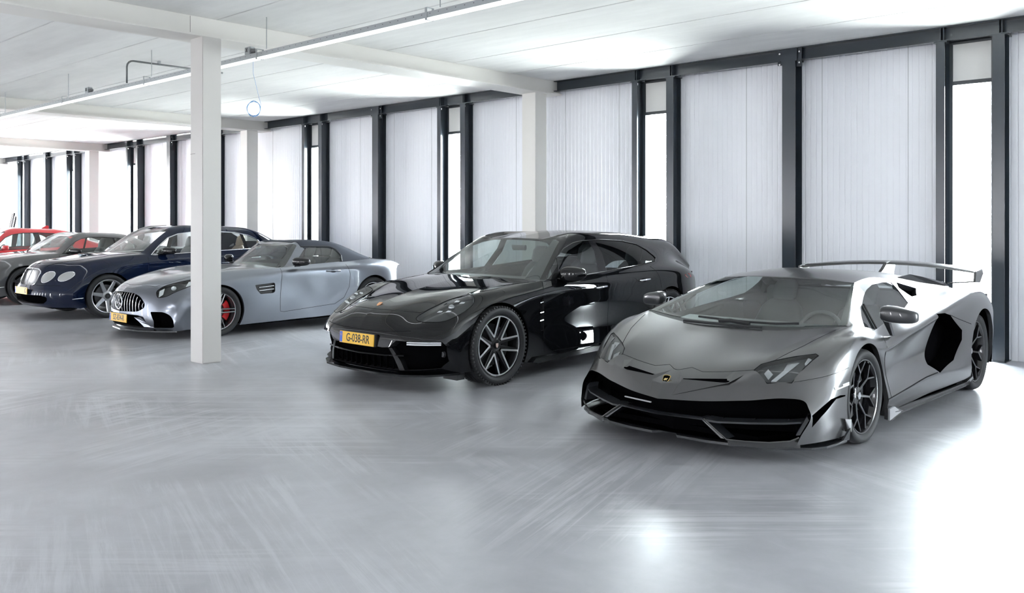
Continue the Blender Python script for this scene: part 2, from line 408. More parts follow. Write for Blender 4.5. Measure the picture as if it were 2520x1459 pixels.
# blue cable coil
cb = MB(); X_, Y_ = -10.1, 6.1
pts = []
for k in range(73):
    a = 2*PI*k/24*1.0; rr = 0.085+0.004*math.sin(k*0.7)
    pts.append((X_+rr*math.sin(a)*0.74, Y_+rr*math.sin(a)*0.68+0.003*math.sin(k), 2.99+1.12*rr*math.cos(a)+0.004*(k//24)))
cb.tube([(X_-0.02,Y_,CEIL),(X_-0.015,Y_,3.45),(X_+0.03,Y_,3.35),(X_+0.06,Y_+0.02,3.2),(X_+0.07,Y_+0.06,3.05),(X_+0.062,Y_+0.06,2.99)], 0.002, 5)
cb.tube(pts, 0.003, 5)
tag(cb.build('cable_coil', M['blue']), 'small coil of thin blue cable hanging from the ceiling behind the big column', 'cable')

# added trunking rows out of view, put in as fill light
for y, lb in ((-0.6, 'just behind the photographer'), (-6.5, 'far behind the photographer')):
    t2 = empty('light_trunking', (-9.0, y, TZ)); tag(t2, 'added unseen fill-light trunking under the ceiling ' + lb, 'ceiling light')
    MB().box(L0, L1, 0, 0.08, 0.009, 0.06).build('trunking_rail', M['galv'], t2)
    MB().box(L0, L1, 0.01, 0.07, -0.006, 0.009).build('lit_diffuser', M['led'], t2)
# ============================================================ CAR TOOLS
from mathutils.bvhtree import BVHTree
def _cubic(t, Y, tt):
    """natural cubic spline through (t, Y) evaluated at tt"""
    n = len(t)
    if n == 2:
        a = ((tt-t[0])/(t[1]-t[0]))[:, None]; return Y[0]*(1-a)+Y[1]*a
    h = np.diff(t); A = np.zeros((n, n)); R = np.zeros((n, Y.shape[1])); A[0,0] = A[-1,-1] = 1
    for i in range(1, n-1):
        A[i,i-1] = h[i-1]; A[i,i] = 2*(h[i-1]+h[i]); A[i,i+1] = h[i]
        R[i] = 6*((Y[i+1]-Y[i])/h[i]-(Y[i]-Y[i-1])/h[i-1])
    Mm = np.linalg.solve(A, R); k = np.clip(np.searchsorted(t, tt, 'right')-1, 0, n-2)
    a = (t[k+1]-tt)[:, None]; b = (tt-t[k])[:, None]; hk = h[k][:, None]
    return (Mm[k]*a**3+Mm[k+1]*b**3)/(6*hk)+(Y[k]/hk-Mm[k]*hk/6)*a+(Y[k+1]/hk-Mm[k+1]*hk/6)*b
def _crom(t, Y, tt, brk=()):
    """C1 local interpolation along the first axis with optional sharp knots"""
    n = len(t); h = np.diff(t); d = np.diff(Y, axis=0)/h.reshape(-1, *([1]*(Y.ndim-1)))
    mr = np.zeros_like(Y); ml = np.zeros_like(Y)
    for i in range(n):
        if i == 0: mr[i] = d[0]
        elif i == n-1: ml[i] = d[-1]
        elif i in brk: ml[i] = d[i-1]; mr[i] = d[i]
        else:
            mm = (d[i-1]*h[i]+d[i]*h[i-1])/(h[i]+h[i-1]); ml[i] = mr[i] = mm
    k = np.clip(np.searchsorted(t, tt, 'right')-1, 0, n-2); s = (tt-t[k])/h[k]
    sh = [-1]+[1]*(Y.ndim-1); s = s.reshape(sh); hk = h[k].reshape(sh)
    return Y[k]*(2*s**3-3*s**2+1)+mr[k]*hk*(s**3-2*s**2+s)+Y[k+1]*(-2*s**3+3*s**2)+ml[k+1]*hk*(s**3-s**2)
class Surf:
    """half car body: lines[j][i] = (x, y, z); breaks[j] = station numbers where line j has a kink"""
    def __init__(s, lines, breaks={}, vbreak=(), du=0.02, nv=None, deform=None):
        L = np.array(lines, float); s.L = L; nj, ni, _ = L.shape
        hu = np.linalg.norm(np.diff(L, axis=1), axis=2).mean(0); tu = np.concatenate([[0], np.cumsum(hu)])
        hv = np.linalg.norm(np.diff(L, axis=0), axis=2).mean(1); tv = np.concatenate([[0], np.cumsum(hv)])
        us = [0.0]
        for i in range(ni-1):
            n = max(3, int(math.ceil(hu[i]/du))); us += list(tu[i]+hu[i]*np.arange(1, n+1)/n)
        vs = [0.0]
        for j in range(nj-1):
            n = max(3, int(math.ceil(hv[j]/du))); vs += list(tv[j]+hv[j]*np.arange(1, n+1)/n)
        us = np.array(us); vs = np.array(vs); rows = []
        for j in range(nj):
            bk = [0]+sorted(breaks.get(j, breaks.get('all', [])))+[ni-1]; out = np.zeros((len(us), 3))
            for a, b in zip(bk[:-1], bk[1:]):
                m = (us >= tu[a]-1e-9) & (us <= tu[b]+1e-9)
                out[m] = _cubic(tu[a:b+1], L[j, a:b+1], us[m])
            rows.append(out)
        G = _crom(tv, np.array(rows), vs, vbreak)          # [v, u, 3]
        G[0, :, 0] = 0; G[:, :, 0] = np.maximum(G[:, :, 0], 0)
        if deform: G = deform(G)
        s.G = G
        # index coordinates: station number and line number as floats
        s.iu = np.interp(us, tu, np.arange(ni)); s.jv = np.interp(vs, tv, np.arange(nj))
        gu = np.gradient(G, axis=1); gv = np.gradient(G, axis=0); N = np.cross(gu, gv)
        N[0, :, 0] = 0
        N /= np.linalg.norm(N, axis=2, keepdims=True)+1e-12
        s.flip = np.sum(N[..., 2]*(s.jv[:, None] < 1.5)) < 0
        if s.flip: N = -N
        s.N = N
        nvv, nuu = G.shape[:2]; bm = bmesh.new(); ln = bm.verts.layers.float_vector.new('nrm'); lp = bm.verts.layers.float_vector.new('par')
        vv = []
        for a in range(nvv):
            for b in range(nuu):
                v = bm.verts.new(G[a, b]); v[ln] = Vector(N[a, b]); v[lp] = Vector((s.iu[b], s.jv[a], 0)); vv.append(v)
        for a in range(nvv-1):
            for b in range(nuu-1):
                q = [vv[a*nuu+b], vv[a*nuu+b+1], vv[(a+1)*nuu+b+1], vv[(a+1)*nuu+b]]
                if s.flip: q.reverse()
                try: f = bm.faces.new(q)
                except ValueError: pass
        s.bm = bm; s.remake()
    def remake(s): s.tree = BVHTree.FromBMesh(s.bm)
    def freeze(s): s.tree = BVHTree.FromPolygons([tuple(p) for p in s.G.reshape(-1, 3)], [(a*s.G.shape[1]+b, a*s.G.shape[1]+b+1, (a+1)*s.G.shape[1]+b+1, (a+1)*s.G.shape[1]+b) for a in range(s.G.shape[0]-1) for b in range(s.G.shape[1]-1)])
    def at(s, i, j):
        """point and outward normal at station i, line j (floats)"""
        b = np.interp(i, s.iu, np.arange(len(s.iu))); a = np.interp(j, s.jv, np.arange(len(s.jv)))
        a0, b0 = int(min(a, len(s.jv)-2)), int(min(b, len(s.iu)-2)); fa, fb = a-a0, b-b0
        def f(G): return G[a0,b0]*(1-fa)*(1-fb)+G[a0+1,b0]*fa*(1-fb)+G[a0,b0+1]*(1-fa)*fb+G[a0+1,b0+1]*fa*fb
        return Vector(f(s.G)), Vector(f(s.N)).normalized()
    def hit(s, ax, p, off=0.0, far=3.0):
        """project onto the surface: ax 'x' p=(y,z) from outside; 'z' p=(x,y) from above; 'y' p=(x,z) from the front; '-y' from the rear"""
        o, d = {'x': ((far, p[0], p[1]), (-1,0,0)), 'z': ((p[0], p[1], far), (0,0,-1)), 'y': ((p[0], -far, p[1]), (0,1,0)), '-y': ((p[0], far+4, p[1]), (0,-1,0))}[ax]
        loc, nrm, i, dd = s.tree.ray_cast(Vector(o), Vector(d))
        if loc is None:
            loc, nrm, i, dd = s.tree.find_nearest(Vector({'x': (0.9, p[0], p[1]), 'z': (p[0], p[1], 1.0), 'y': (p[0], -0.7, p[1]), '-y': (p[0], 3.7, p[1])}[ax]))
        if nrm.dot(Vector(d)) > 0: nrm = -nrm
        return loc+nrm*off
_AX = {'x': (1, 2), 'y': (0, 2), 'z': (0, 1)}
def _inside(p, poly):
    c = False; n = len(poly)
    for i in range(n):
        x1, y1 = poly[i]; x2, y2 = poly[(i+1) % n]
        if (y1 > p[1]) != (y2 > p[1]) and p[0] < (x2-x1)*(p[1]-y1)/(y2-y1)+x1: c = not c
    return c
def cut(bm, poly, ax, pred=None):
    """cut the outline of a polygon (given in the projection along ax) into the mesh, return the faces inside"""
    a, b = _AX[ax]; n = len(poly)
    for i in range(n):
        p, q = poly[i], poly[(i+1) % n]; dx, dy = q[0]-p[0], q[1]-p[1]; l = math.hypot(dx, dy)
        if l < 1e-6: continue
        m = 0.01; x0, x1 = min(p[0],q[0])-m, max(p[0],q[0])+m; y0, y1 = min(p[1],q[1])-m, max(p[1],q[1])+m
        fs = []
        for f in bm.faces:
            us = [v.co[a] for v in f.verts]
            if max(us) < x0 or min(us) > x1: continue
            ws = [v.co[b] for v in f.verts]
            if max(ws) < y0 or min(ws) > y1: continue
            if pred and not pred(f): continue
            fs.append(f)
        if not fs: continue
        co = [0,0,0]; no = [0,0,0]; co[a], co[b] = p; no[a], no[b] = -dy/l, dx/l
        g = list({e for f in fs for e in f.edges})+fs+list({v for f in fs for v in f.verts})
        bmesh.ops.bisect_plane(bm, geom=g, dist=1e-5, plane_co=co, plane_no=no)
    us = [p[0] for p in poly]; ws = [p[1] for p in poly]; r = []
    for f in bm.faces:
        c = f.calc_center_median()
        if min(us) < c[a] < max(us) and min(ws) < c[b] < max(ws) and (not pred or pred(f)) and _inside((c[a], c[b]), poly): r.append(f)
    return r
def detach(bm, faces):
    """copy the faces into a new mesh and delete them from bm"""
    n = bmesh.new(); ln = bm.verts.layers.float_vector['nrm']; lp = bm.verts.layers.float_vector['par']
    n2 = n.verts.layers.float_vector.new('nrm'); p2 = n.verts.layers.float_vector.new('par'); mp = {}
    for f in faces:
        q = []
        for v in f.verts:
            if v not in mp:
                w_ = n.verts.new(v.co); w_[n2] = v[ln]; w_[p2] = v[lp]; mp[v] = w_
            q.append(mp[v])
        n.faces.new(q)
    bmesh.ops.delete(bm, geom=faces, context='FACES')
    return n
def offset(bm, d):
    ln = bm.verts.layers.float_vector['nrm']
    for v in bm.verts: v.co += v[ln]*d
    return bm
def rim(bm, vec, keep=True):
    """walls from the open border of bm along a vector (or along the normals if a number)"""
    ln = bm.verts.layers.float_vector['nrm']; es = [e for e in bm.edges if len(e.link_faces) == 1]
    nb = bmesh.new(); mp = {}
    l2 = nb.verts.layers.float_vector.new('nrm'); nb.verts.layers.float_vector.new('par')
    def g(v):
        if v not in mp:
            d = v[ln]*vec if isinstance(vec, (int, float)) else Vector(vec)
            mp[v] = (nb.verts.new(v.co), nb.verts.new(v.co+d))
        return mp[v]
    for e in es:
        a, b = e.verts
        if abs(a.co.x) < 1e-5 and abs(b.co.x) < 1e-5: continue
        A_, B_ = g(a), g(b); nb.faces.new((A_[0], B_[0], B_[1], A_[1]))
    return nb
def arch_lip(bm, cy, cz, r, depth, tol=0.004):
    ln = bm.verts.layers.float_vector['nrm']
    es = [e for e in bm.edges if len(e.link_faces) == 1 and all(abs(math.hypot(v.co.y-cy, v.co.z-cz)-r) < tol for v in e.verts)]
    mp = {}
    for e in es:
        for v in e.verts:
            if v not in mp:
                w_ = bm.verts.new(v.co+Vector((-depth,0,0))); mp[v] = (bm.verts.new(v.co), w_)
    for e in es:
        a, b = e.verts
        bm.faces.new((mp[a][0], mp[b][0], mp[b][1], mp[a][1]))
    for v in mp:
        d = Vector((0, cy-v.co.y, cz-v.co.z)).normalized()
        mp[v][0][ln] = d; mp[v][1][ln] = d
def finish(bm, name, m, parent=None, mirror='join', custom=True, flipx=False, solid=0.0):
    """turn a half mesh into an object. mirror: 'join' = both halves in one mesh, 'right'/'left' = only one side"""
    ln = bm.verts.layers.float_vector.get('nrm'); bm.verts.ensure_lookup_table()
    vs = [v.co.copy() for v in bm.verts]; ns = [Vector(v[ln]).normalized() if ln and Vector(v[ln]).length > 0 else Vector((0,0,1)) for v in bm.verts]
    for i, v in enumerate(bm.verts): v.index = i
    fs = [[v.index for v in f.verts] for f in bm.faces]
    V = []; N_ = []; F = []
    def addside(s):
        o = len(V); mp = []
        for p, q in zip(vs, ns):
            V.append(Vector((p.x*s, p.y, p.z))); N_.append(Vector((q.x*s, q.y, q.z)))
        for f in fs:
            ff = [o+i for i in f]
            if s < 0: ff.reverse()
            F.append(ff)
    if mirror == 'join': addside(1); addside(-1)
    elif mirror == 'left': addside(1)       # car's left, +x
    else: addside(-1)
    # make the winding agree with the stored normals
    F2 = []
    for f in F:
        fn = Vector((0,0,0)); c = V[f[0]]
        for k in range(1, len(f)-1): fn += (V[f[k]]-c).cross(V[f[k+1]]-c)
        if fn.length < 1e-12: continue
        nn = sum((N_[i] for i in f), Vector((0,0,0)))
        F2.append(f if fn.dot(nn) >= 0 else f[::-1])
    me = bpy.data.meshes.new(name); me.from_pydata([tuple(v) for v in V], [], F2); me.materials.append(m)
    me.polygons.foreach_set('use_smooth', [True]*len(me.polygons)); me.update()
    if custom: me.normals_split_custom_set_from_vertices([tuple(n) for n in N_])
    o = bpy.data.objects.new(name, me); COL.objects.link(o)
    if parent is not None: o.parent = parent
    if solid:
        md = o.modifiers.new('thickness', 'SOLIDIFY'); md.thickness = solid; md.offset = -1
    return o
def circle(cy, cz, r, n=56, a0=0, a1=2*PI): return [(cy+r*math.cos(a0+(a1-a0)*k/n), cz+r*math.sin(a0+(a1-a0)*k/n)) for k in range(n)]
def rounded(poly, r, n=4):
    """round the corners of a polygon; r may be a list"""
    out = []; N = len(poly)
    for i, p in enumerate(poly):
        rr = r[i] if isinstance(r, (list, tuple)) else r
        if rr <= 0: out.append(tuple(p)); continue
        p = Vector(p); a = Vector(poly[i-1])-p; b = Vector(poly[(i+1) % N])-p
        d = min(rr, a.length*0.45, b.length*0.45); A_ = p+a.normalized()*d; B_ = p+b.normalized()*d
        for k in range(n+1):
            t = k/n; q = A_*(1-t)**2+p*2*t*(1-t)+B_*t*t; out.append(tuple(q))
    return out
def smooth_curve(pts, n=6, closed=False):
    P_ = np.array(pts, float)
    if closed: P_ = np.vstack([P_, P_[:1]])
    t = np.concatenate([[0], np.cumsum(np.linalg.norm(np.diff(P_, axis=0), axis=1))]); tt = np.concatenate([np.linspace(t[i], t[i+1], n, endpoint=False) for i in range(len(t)-1)]+[[t[-1]]])
    if closed:
        # wrap for a smooth seam
        Q = np.vstack([P_[-3:-1], P_, P_[1:3]]); d = np.linalg.norm(np.diff(Q, axis=0), axis=1); tq = np.concatenate([[0], np.cumsum(d)]); off = tq[2]
        r = _crom(tq, Q, tt+off); return [tuple(x) for x in r[:-1]]
    return [tuple(x) for x in _crom(t, P_, tt)]
def seam(S, ax, pts, mb, r=0.0028, off=-0.0008, n=10, both=True, smooth=False):
    """thin dark gap line laid in the body surface"""
    if smooth: pts = smooth_curve(pts, 5)
    dense = []
    for p, q in zip(pts[:-1], pts[1:]):
        l = math.hypot(q[0]-p[0], q[1]-p[1]); k = max(1, int(l/0.03))
        dense += [(p[0]+(q[0]-p[0])*i/k, p[1]+(q[1]-p[1])*i/k) for i in range(k)]
    dense.append(pts[-1]); L = [S.hit(ax, p, off) for p in dense]
    if not hasattr(mb, 'segs'): mb.segs = []
    mb.segs.append(MB().tube(L, r, 5))
    if both: mb.segs.append(MB().tube([(-p.x, p.y, p.z) for p in L], r, 5))
def text_mesh(name, body, size, m, parent=None, depth=0.001, font_w=1.0):
    cu = bpy.data.curves.new(name, 'FONT'); cu.body = body; cu.size = size; cu.extrude = depth; cu.align_x = 'CENTER'; cu.align_y = 'CENTER'
    cu.space_character = 1.0; cu.resolution_u = 3; cu.offset = size*0.012
    o = bpy.data.objects.new(name, cu); dg = bpy.context.evaluated_depsgraph_get(); COL.objects.link(o); dg.update()
    me = bpy.data.meshes.new_from_object(o.evaluated_get(dg)); bpy.data.objects.remove(o)
    me.materials.clear(); me.materials.append(m); me.name = name
    t = bpy.data.objects.new(name, me); COL.objects.link(t)
    if parent is not None: t.parent = parent
    t.scale = (font_w, 1, 1); return t
def front_rot(tilt=0, yaw=0):
    """orientation of a flat thing facing -y (towards the photographer)"""
    return (Matrix.Rotation(yaw, 4, 'Z') @ Matrix.Rotation(PI/2-tilt, 4, 'X'))
def number_plate(parent, loc, text, tilt=0.0, w=0.52, h=0.11):
    p = MB().box(-w/2, w/2, -h/2, h/2, -0.004, 0.004).build('number_plate', CM['plate'], parent, bevel=0.002)
    p.matrix_local = Matrix.Translation(loc) @ front_rot(tilt); p['label'] = 'yellow number plate reading ' + text
    MB().box(-w/2+0.004, -w/2+0.045, -h/2+0.005, h/2-0.005, 0.004, 0.0048).build('blue_strip', CM['plate_blue'], p)
    MB().tube([(-w/2+0.0245+0.010*math.cos(a), 0.022+0.010*math.sin(a), 0.005) for a in [k*PI/6 for k in range(12)]], 0.0012, 4, closed=True).build('star_ring', CM['plate'], p)
    t = text_mesh('plate_text', text, h*0.98, CM['plate_ink'], p, 0.0006, 0.80); t.location = (0.02, -0.001, 0.0045)
    return p

# ---- wheels ------------------------------------------------------
def tyre_mb(R, W, rr, tread='block'):
    m = MB(); hw = W/2; s = R-rr
    prof = [(-hw*0.80, rr-0.004), (-hw*0.93, rr+0.008), (-hw*1.0, rr+s*0.35), (-hw*1.02, rr+s*0.5), (-hw*0.99, rr+s*0.75), (-hw*0.90, R-0.010), (-hw*0.80, R-0.003)]
    g = [0.5, 0.17]
    top = []
    for gx in (-0.55, -0.18, 0.18, 0.55):
        top += [(hw*gx-0.005, R), (hw*gx-0.004, R-0.008), (hw*gx+0.004, R-0.008), (hw*gx+0.005, R)]
    prof += top + [(-a, b) for a, b in prof[::-1]]
    m.lathe(prof, (0,0,0), 'x', 96, closed=False)
    return m
def build_wheel(parent, name, cx, cy, R, W, rr, style, M_rim, M_tyre, M_disc, M_cal, side=1, disc_r=0.19, tread=False, cap=None, lip_m=None):
    """side=+1: outer face towards +x. wheel = rim with spokes; sub-parts tyre, brake disc, caliper, cap"""
    hw = W/2
    m = MB()
    # rim barrel + lip
    lip = rr-0.004
    m.lathe([(hw*0.86, lip+0.006), (hw*0.90, lip), (hw*0.88, lip-0.008), (hw*0.80, lip-0.014), (hw*0.45, lip-0.026), (0.0, lip-0.034), (-hw*0.85, lip-0.020), (-hw*0.9, lip+0.004)], (0,0,0), 'x', 96)
    style(m, lip-0.016, hw)
    rimo = m.build(name, M_rim, parent, angle=0.7)
    rimo.location = (cx, cy, R); 
    if side < 0: rimo.rotation_euler = (0, 0, PI)
    t = tyre_mb(R, W, rr)
    if tread:
        t.mi = 0
        n = 64
        for k in range(n):
            a = 2*PI*k/n
            for sx in (-1, 1):
                st = len(t.v); t.box(min(sx*hw*0.62, sx*hw*1.0), max(sx*hw*0.62, sx*hw*1.0), -0.0075, 0.0075, R-0.016, R+0.0025)
                t.xform(Matrix.Rotation(a, 4, 'X') @ Matrix.Rotation(0.2*sx, 4, 'Z'), st)
    to = t.build('tyre', M_tyre, rimo, angle=0.9)
    ring = MB().lathe([(hw*0.99, rr+0.028), (hw*1.015, rr+0.030), (hw*1.015, rr+0.034), (hw*0.99, rr+0.036)], (0,0,0), 'x', 96); 
    ring.build('sidewall_ring', M_tyre, rimo, smooth=True)
    d = MB().lathe([(hw*0.05, 0.07), (hw*0.05, disc_r), (hw*0.05-0.03, disc_r), (hw*0.05-0.03, 0.07)], (0,0,0), 'x', 48, closed=True)
    d.build('brake_disc', M_disc, rimo, angle=0.5)
    c = MB()
    for a0, a1 in ((-0.75, 0.75),):
        c.lathe([(hw*0.05-0.05, disc_r*0.62), (hw*0.05+0.030, disc_r*0.62), (hw*0.05+0.035, disc_r*0.8), (hw*0.05+0.028, disc_r*1.05), (hw*0.05-0.05, disc_r*1.05)], (0,0,0), 'x', 12, closed=True, a0=a0-0.0, a1=a1)
    co = c.build('brake_caliper', M_cal, rimo, angle=0.6)
    # lathe angle 0 points to +y; put the caliper behind the axle on both sides
    if side < 0: co.rotation_euler = (0, 0, 0); co.scale = (1, -1, 1)
    if cap: cap(rimo, hw, side)
    return rimo
def spoke_bar(m, p, q, w0, w1, x0, x1, t0=0.02, t1=0.02, ch=0.35):
    """tapered spoke with chamfered edges from p to q (y,z), front face at axial x0..x1"""
    p = Vector(p); q = Vector(q); d = (q-p).normalized(); n = Vector((-d.y, d.x))
    sec = []
    for (c, w_, x, t) in ((p, w0, x0, t0), (q, w1, x1, t1)):
        h = w_/2
        sec.append([(x-t, c-n*h), (x-h*ch, c-n*h), (x, c-n*h*(1-ch)), (x, c+n*h*(1-ch)), (x-h*ch, c+n*h), (x-t, c+n*h)])
    vs = [(a, b.x, b.y) for s_ in sec for a, b in s_]
    k = 6; fs = [(i, (i+1) % k, k+(i+1) % k, k+i) for i in range(k)]+[tuple(range(k-1,-1,-1)), tuple(range(k, 2*k))]
    m.add(vs, fs)
def pol(r, a): return (r*math.cos(a), r*math.sin(a))

# ---- cabin pieces --------------------------------------------------
def seat(parent, x, y, z, h=0.62, rec=0.42, w=0.46, m=None, name='seat', slots=False):
    """car seat: cushion, reclined shell back with bolsters and headrest, one mesh"""
    def sec(c, wd, th, n=10):
        out = []
        for k in range(n):
            a = 2*PI*k/n; ex = 2.6
            ca, sa = math.cos(a), math.sin(a)
            out.append((math.copysign(abs(ca)**(2/ex), ca)*wd/2, math.copysign(abs(sa)**(2/ex), sa)*th/2))
        return out
    mb = MB()
    def loft(path):
        b = len(mb.v); n = 10
        for (cy, cz, wd, th, ang) in path:
            for u, v in sec(None, wd, th): mb.v.append((u, cy+v*math.sin(ang), cz+v*math.cos(ang)))
        for i in range(len(path)-1):
            for k in range(n):
                mb.f.append((b+i*n+k, b+i*n+(k+1) % n, b+(i+1)*n+(k+1) % n, b+(i+1)*n+k)); mb.m.append(0)
        mb.f.append(tuple(b+k for k in range(n))); mb.m.append(0); mb.f.append(tuple(b+(len(path)-1)*n+k for k in range(n-1,-1,-1))); mb.m.append(0)
    loft([(-0.28,-0.02,w*0.7,0.06,0),(-0.26,0.0,w,0.14,0),(0.0,0.0,w*1.05,0.15,0),(0.2,-0.01,w,0.14,0),(0.24,-0.02,w*0.8,0.08,0)])
    tb = rec; s_, c_ = math.sin(tb), math.cos(tb)
    def bp(t): return (0.18+t*s_, 0.02+t*c_)
    loft([(*bp(0.0), w*0.8, 0.10, PI/2+tb*0), (*bp(0.08), w*1.0, 0.15, PI/2), (*bp(0.35), w*1.06, 0.15, PI/2), (*bp(0.50), w*0.86, 0.12, PI/2), (*bp(0.57), w*0.55, 0.08, PI/2)])
    loft([(*bp(0.55), w*0.35, 0.05, PI/2), (*bp(0.60), w*0.50, 0.10, PI/2), (*bp(h+0.10), w*0.50, 0.10, PI/2), (*bp(h+0.15), w*0.34, 0.06, PI/2)])
    o = mb.build(name, m, parent, smooth=True); o.location = (x, y, z); return o
def steering(parent, x, y, z, m, r=0.18):
    mb = MB(); T = Matrix.Rotation(-0.35, 4, 'X')
    mb.tube([(r*math.cos(a), 0, r*math.sin(a)) for a in [k*PI/12 for k in range(24)]], 0.016, 8, closed=True)
    mb.box(-r, r, -0.012, 0.012, -0.03, 0.02).box(-0.018, 0.018, -0.012, 0.012, -r, 0).box(-0.06, 0.06, -0.03, 0.01, -0.06, 0.04)
    mb.xform(T); o = mb.build('steering_wheel', m, parent, angle=0.8); o.location = (x, y, z); return o
def mirror_glass_pod(parent, pts, m, name, label=None): pass
def pod(c, rx, ry, rz, n=14, k=9, ex=2.4, shear=(0,0), taper=0.0):
    """rounded box blob as (verts, faces)"""
    vs = []; fs = []
    def se(a): return math.copysign(abs(a)**(2/ex), a)
    for i in range(k+1):
        b = -PI/2+PI*i/k
        for j in range(n):
            a = 2*PI*j/n
            x = se(math.cos(b))*se(math.cos(a)); y = se(math.cos(b))*se(math.sin(a)); z = se(math.sin(b))
            sc = 1-taper*x
            vs.append((c[0]+rx*x, c[1]+ry*y*sc+shear[0]*x, c[2]+rz*z*sc+shear[1]*x))
    for i in range(k):
        for j in range(n): fs.append((i*n+j, i*n+(j+1) % n, (i+1)*n+(j+1) % n, (i+1)*n+j))
    return vs, fs

CM = {}
CM['plate'] = mat('yellow_plate', (0.80,0.47,0.03), 0.4); CM['plate_blue'] = mat('plate_blue', (0.02,0.09,0.45), 0.4); CM['plate_ink'] = mat('plate_ink', (0.01,0.01,0.01), 0.5)
CM['tyre'] = mat('tyre_rubber', (0.022,0.023,0.025), 0.62, spec=0.4)
CM['disc'] = mat('brake_disc_iron', (0.30,0.30,0.31), 0.35, metal=0.9)
CM['well'] = mat('wheel_well_liner', (0.0025,0.0025,0.003), 1.0, spec=0.0)
CM['gap'] = mat('panel_gap', (0.012,0.012,0.013), 0.8, spec=0.1)
CM['black'] = mat('gloss_black_trim', (0.008,0.008,0.009), 0.12)
CM['matt'] = mat('matt_black_trim', (0.014,0.015,0.017), 0.5)
CM['carbon'] = mat('satin_carbon', (0.022,0.024,0.027), 0.28, coat=0.5)
CM['chrome'] = mat('chrome', (0.85,0.86,0.88), 0.08, metal=1)
CM['satin'] = mat('satin_silver', (0.62,0.63,0.65), 0.25, metal=1)
CM['glass'] = glass_mat('car_glass', (0.80,0.88,0.86), ior=2.0)
CM['dglass'] = glass_mat('privacy_glass', (0.28,0.33,0.33))
CM['lens'] = glass_mat('lamp_lens', (0.86,0.88,0.88))
CM['lampin'] = mat('lamp_reflector', (0.45,0.46,0.48), 0.25, metal=0.8)
CM['lampdark'] = mat('lamp_housing', (0.05,0.052,0.056), 0.3)
CM['led'] = mat('daytime_lamp_strip', (0.85,0.88,0.9), 0.2)
CM['orange'] = mat('amber_reflector', (0.8,0.2,0.02), 0.3)
CM['red'] = mat('red_brake_caliper', (0.62,0.01,0.015), 0.3, coat=0.5)
CM['redlens'] = mat('red_tail_lens', (0.35,0.01,0.01), 0.15)
CM['leather_dark'] = mat('dark_leather', (0.075,0.078,0.082), 0.55)
CM['leather_grey'] = mat('grey_leather', (0.36,0.36,0.36), 0.6)
CM['cream'] = mat('cream_leather', (0.62,0.50,0.38), 0.6)
# ============================================================ CAR 1: grey wedge supercar
CM['grey'] = mat('satin_grey_paint', (0.13,0.13,0.132), 0.25, metal=0.8, coat=0.25, coat_rough=0.12)
def supercar():
    L = [
     # centre
     [(0,-1.135,.352),(0,-1.06,.452),(0,-.88,.525),(0,-.50,.648),(0,-.20,.735),(0,-.05,.776),(0,.38,.945),(0,.80,1.088),(0,1.15,1.136),(0,1.6,1.125),(0,2.1,1.082),(0,2.7,1.005),(0,3.2,.925),(0,3.55,.86)],
     [(.30,-1.03,.360),(.30,-.975,.468),(.30,-.82,.545),(.32,-.48,.658),(.34,-.18,.742),(.38,-.03,.784),(.34,.40,.948),(.32,.805,1.084),(.32,1.15,1.13),(.33,1.6,1.115),(.38,2.1,1.078),(.43,2.7,1.002),(.47,3.15,.922),(.42,3.5,.86)],
     [(.56,-.915,.382),(.57,-.865,.488),(.57,-.76,.583),(.61,-.47,.690),(.73,-.16,.770),(.825,.035,.818),(.70,.42,.952),(.575,.81,1.066),(.57,1.15,1.090),(.57,1.6,1.052),(.58,2.1,.992),(.62,2.7,.922),(.64,3.15,.89),(.64,3.45,.85)],
     [(.76,-.815,.408),(.78,-.755,.500),(.795,-.65,.590),(.835,-.42,.700),(.86,-.15,.775),(.885,.07,.795),(.885,.45,.742),(.86,.85,.775),(.82,1.15,.813),(.77,1.55,.860),(.72,2.1,.885),(.68,2.7,.905),(.69,3.15,.88),(.69,3.45,.84)],
     [(.88,-.755,.385),(.915,-.64,.46),(.94,-.54,.545),(.965,-.36,.645),(.978,-.12,.712),(.98,.10,.690),(.955,.45,.612),(.97,.85,.670),(.975,1.15,.710),(.98,1.55,.767),(.98,2.1,.838),(.955,2.7,.887),(.91,3.15,.86),(.84,3.45,.80)],
     [(.895,-.76,.36),(.93,-.645,.425),(.955,-.54,.50),(.98,-.36,.59),(.990,-.12,.65),(.985,.10,.64),(.945,.45,.585),(.948,.85,.64),(.953,1.15,.68),(.965,1.55,.735),(.99,2.1,.79),(.995,2.7,.84),(.955,3.15,.80),(.87,3.45,.72)],
     [(.92,-.775,.30),(.955,-.66,.34),(.975,-.55,.40),(.99,-.36,.45),(1.0,-.12,.50),(.995,.12,.48),(.945,.45,.45),(.892,.85,.46),(.885,1.15,.47),(.92,1.55,.50),(1.0,2.1,.57),(1.03,2.7,.60),(.985,3.15,.58),(.89,3.45,.55)],
     [(.885,-.845,.19),(.94,-.70,.20),(.975,-.56,.21),(.99,-.36,.22),(1.0,-.12,.23),(1.0,.12,.24),(1.0,.45,.258),(.995,.85,.283),(.99,1.15,.302),(1.0,1.55,.31),(1.02,2.1,.27),(1.02,2.7,.26),(.97,3.15,.30),(.88,3.45,.35)],
     [(.865,-.865,.13),(.93,-.70,.13),(.965,-.56,.13),(.98,-.36,.13),(.985,-.12,.14),(.985,.12,.14),(.985,.45,.15),(.98,.85,.16),(.98,1.15,.17),(.985,1.55,.17),(1.0,2.1,.17),(1.0,2.7,.18),(.95,3.15,.22),(.86,3.45,.30)],
    ]
    S = Surf(L, {0:[1,5,7],1:[1,5,7],2:[1,5,7]}, vbreak=(2,7))
    return S

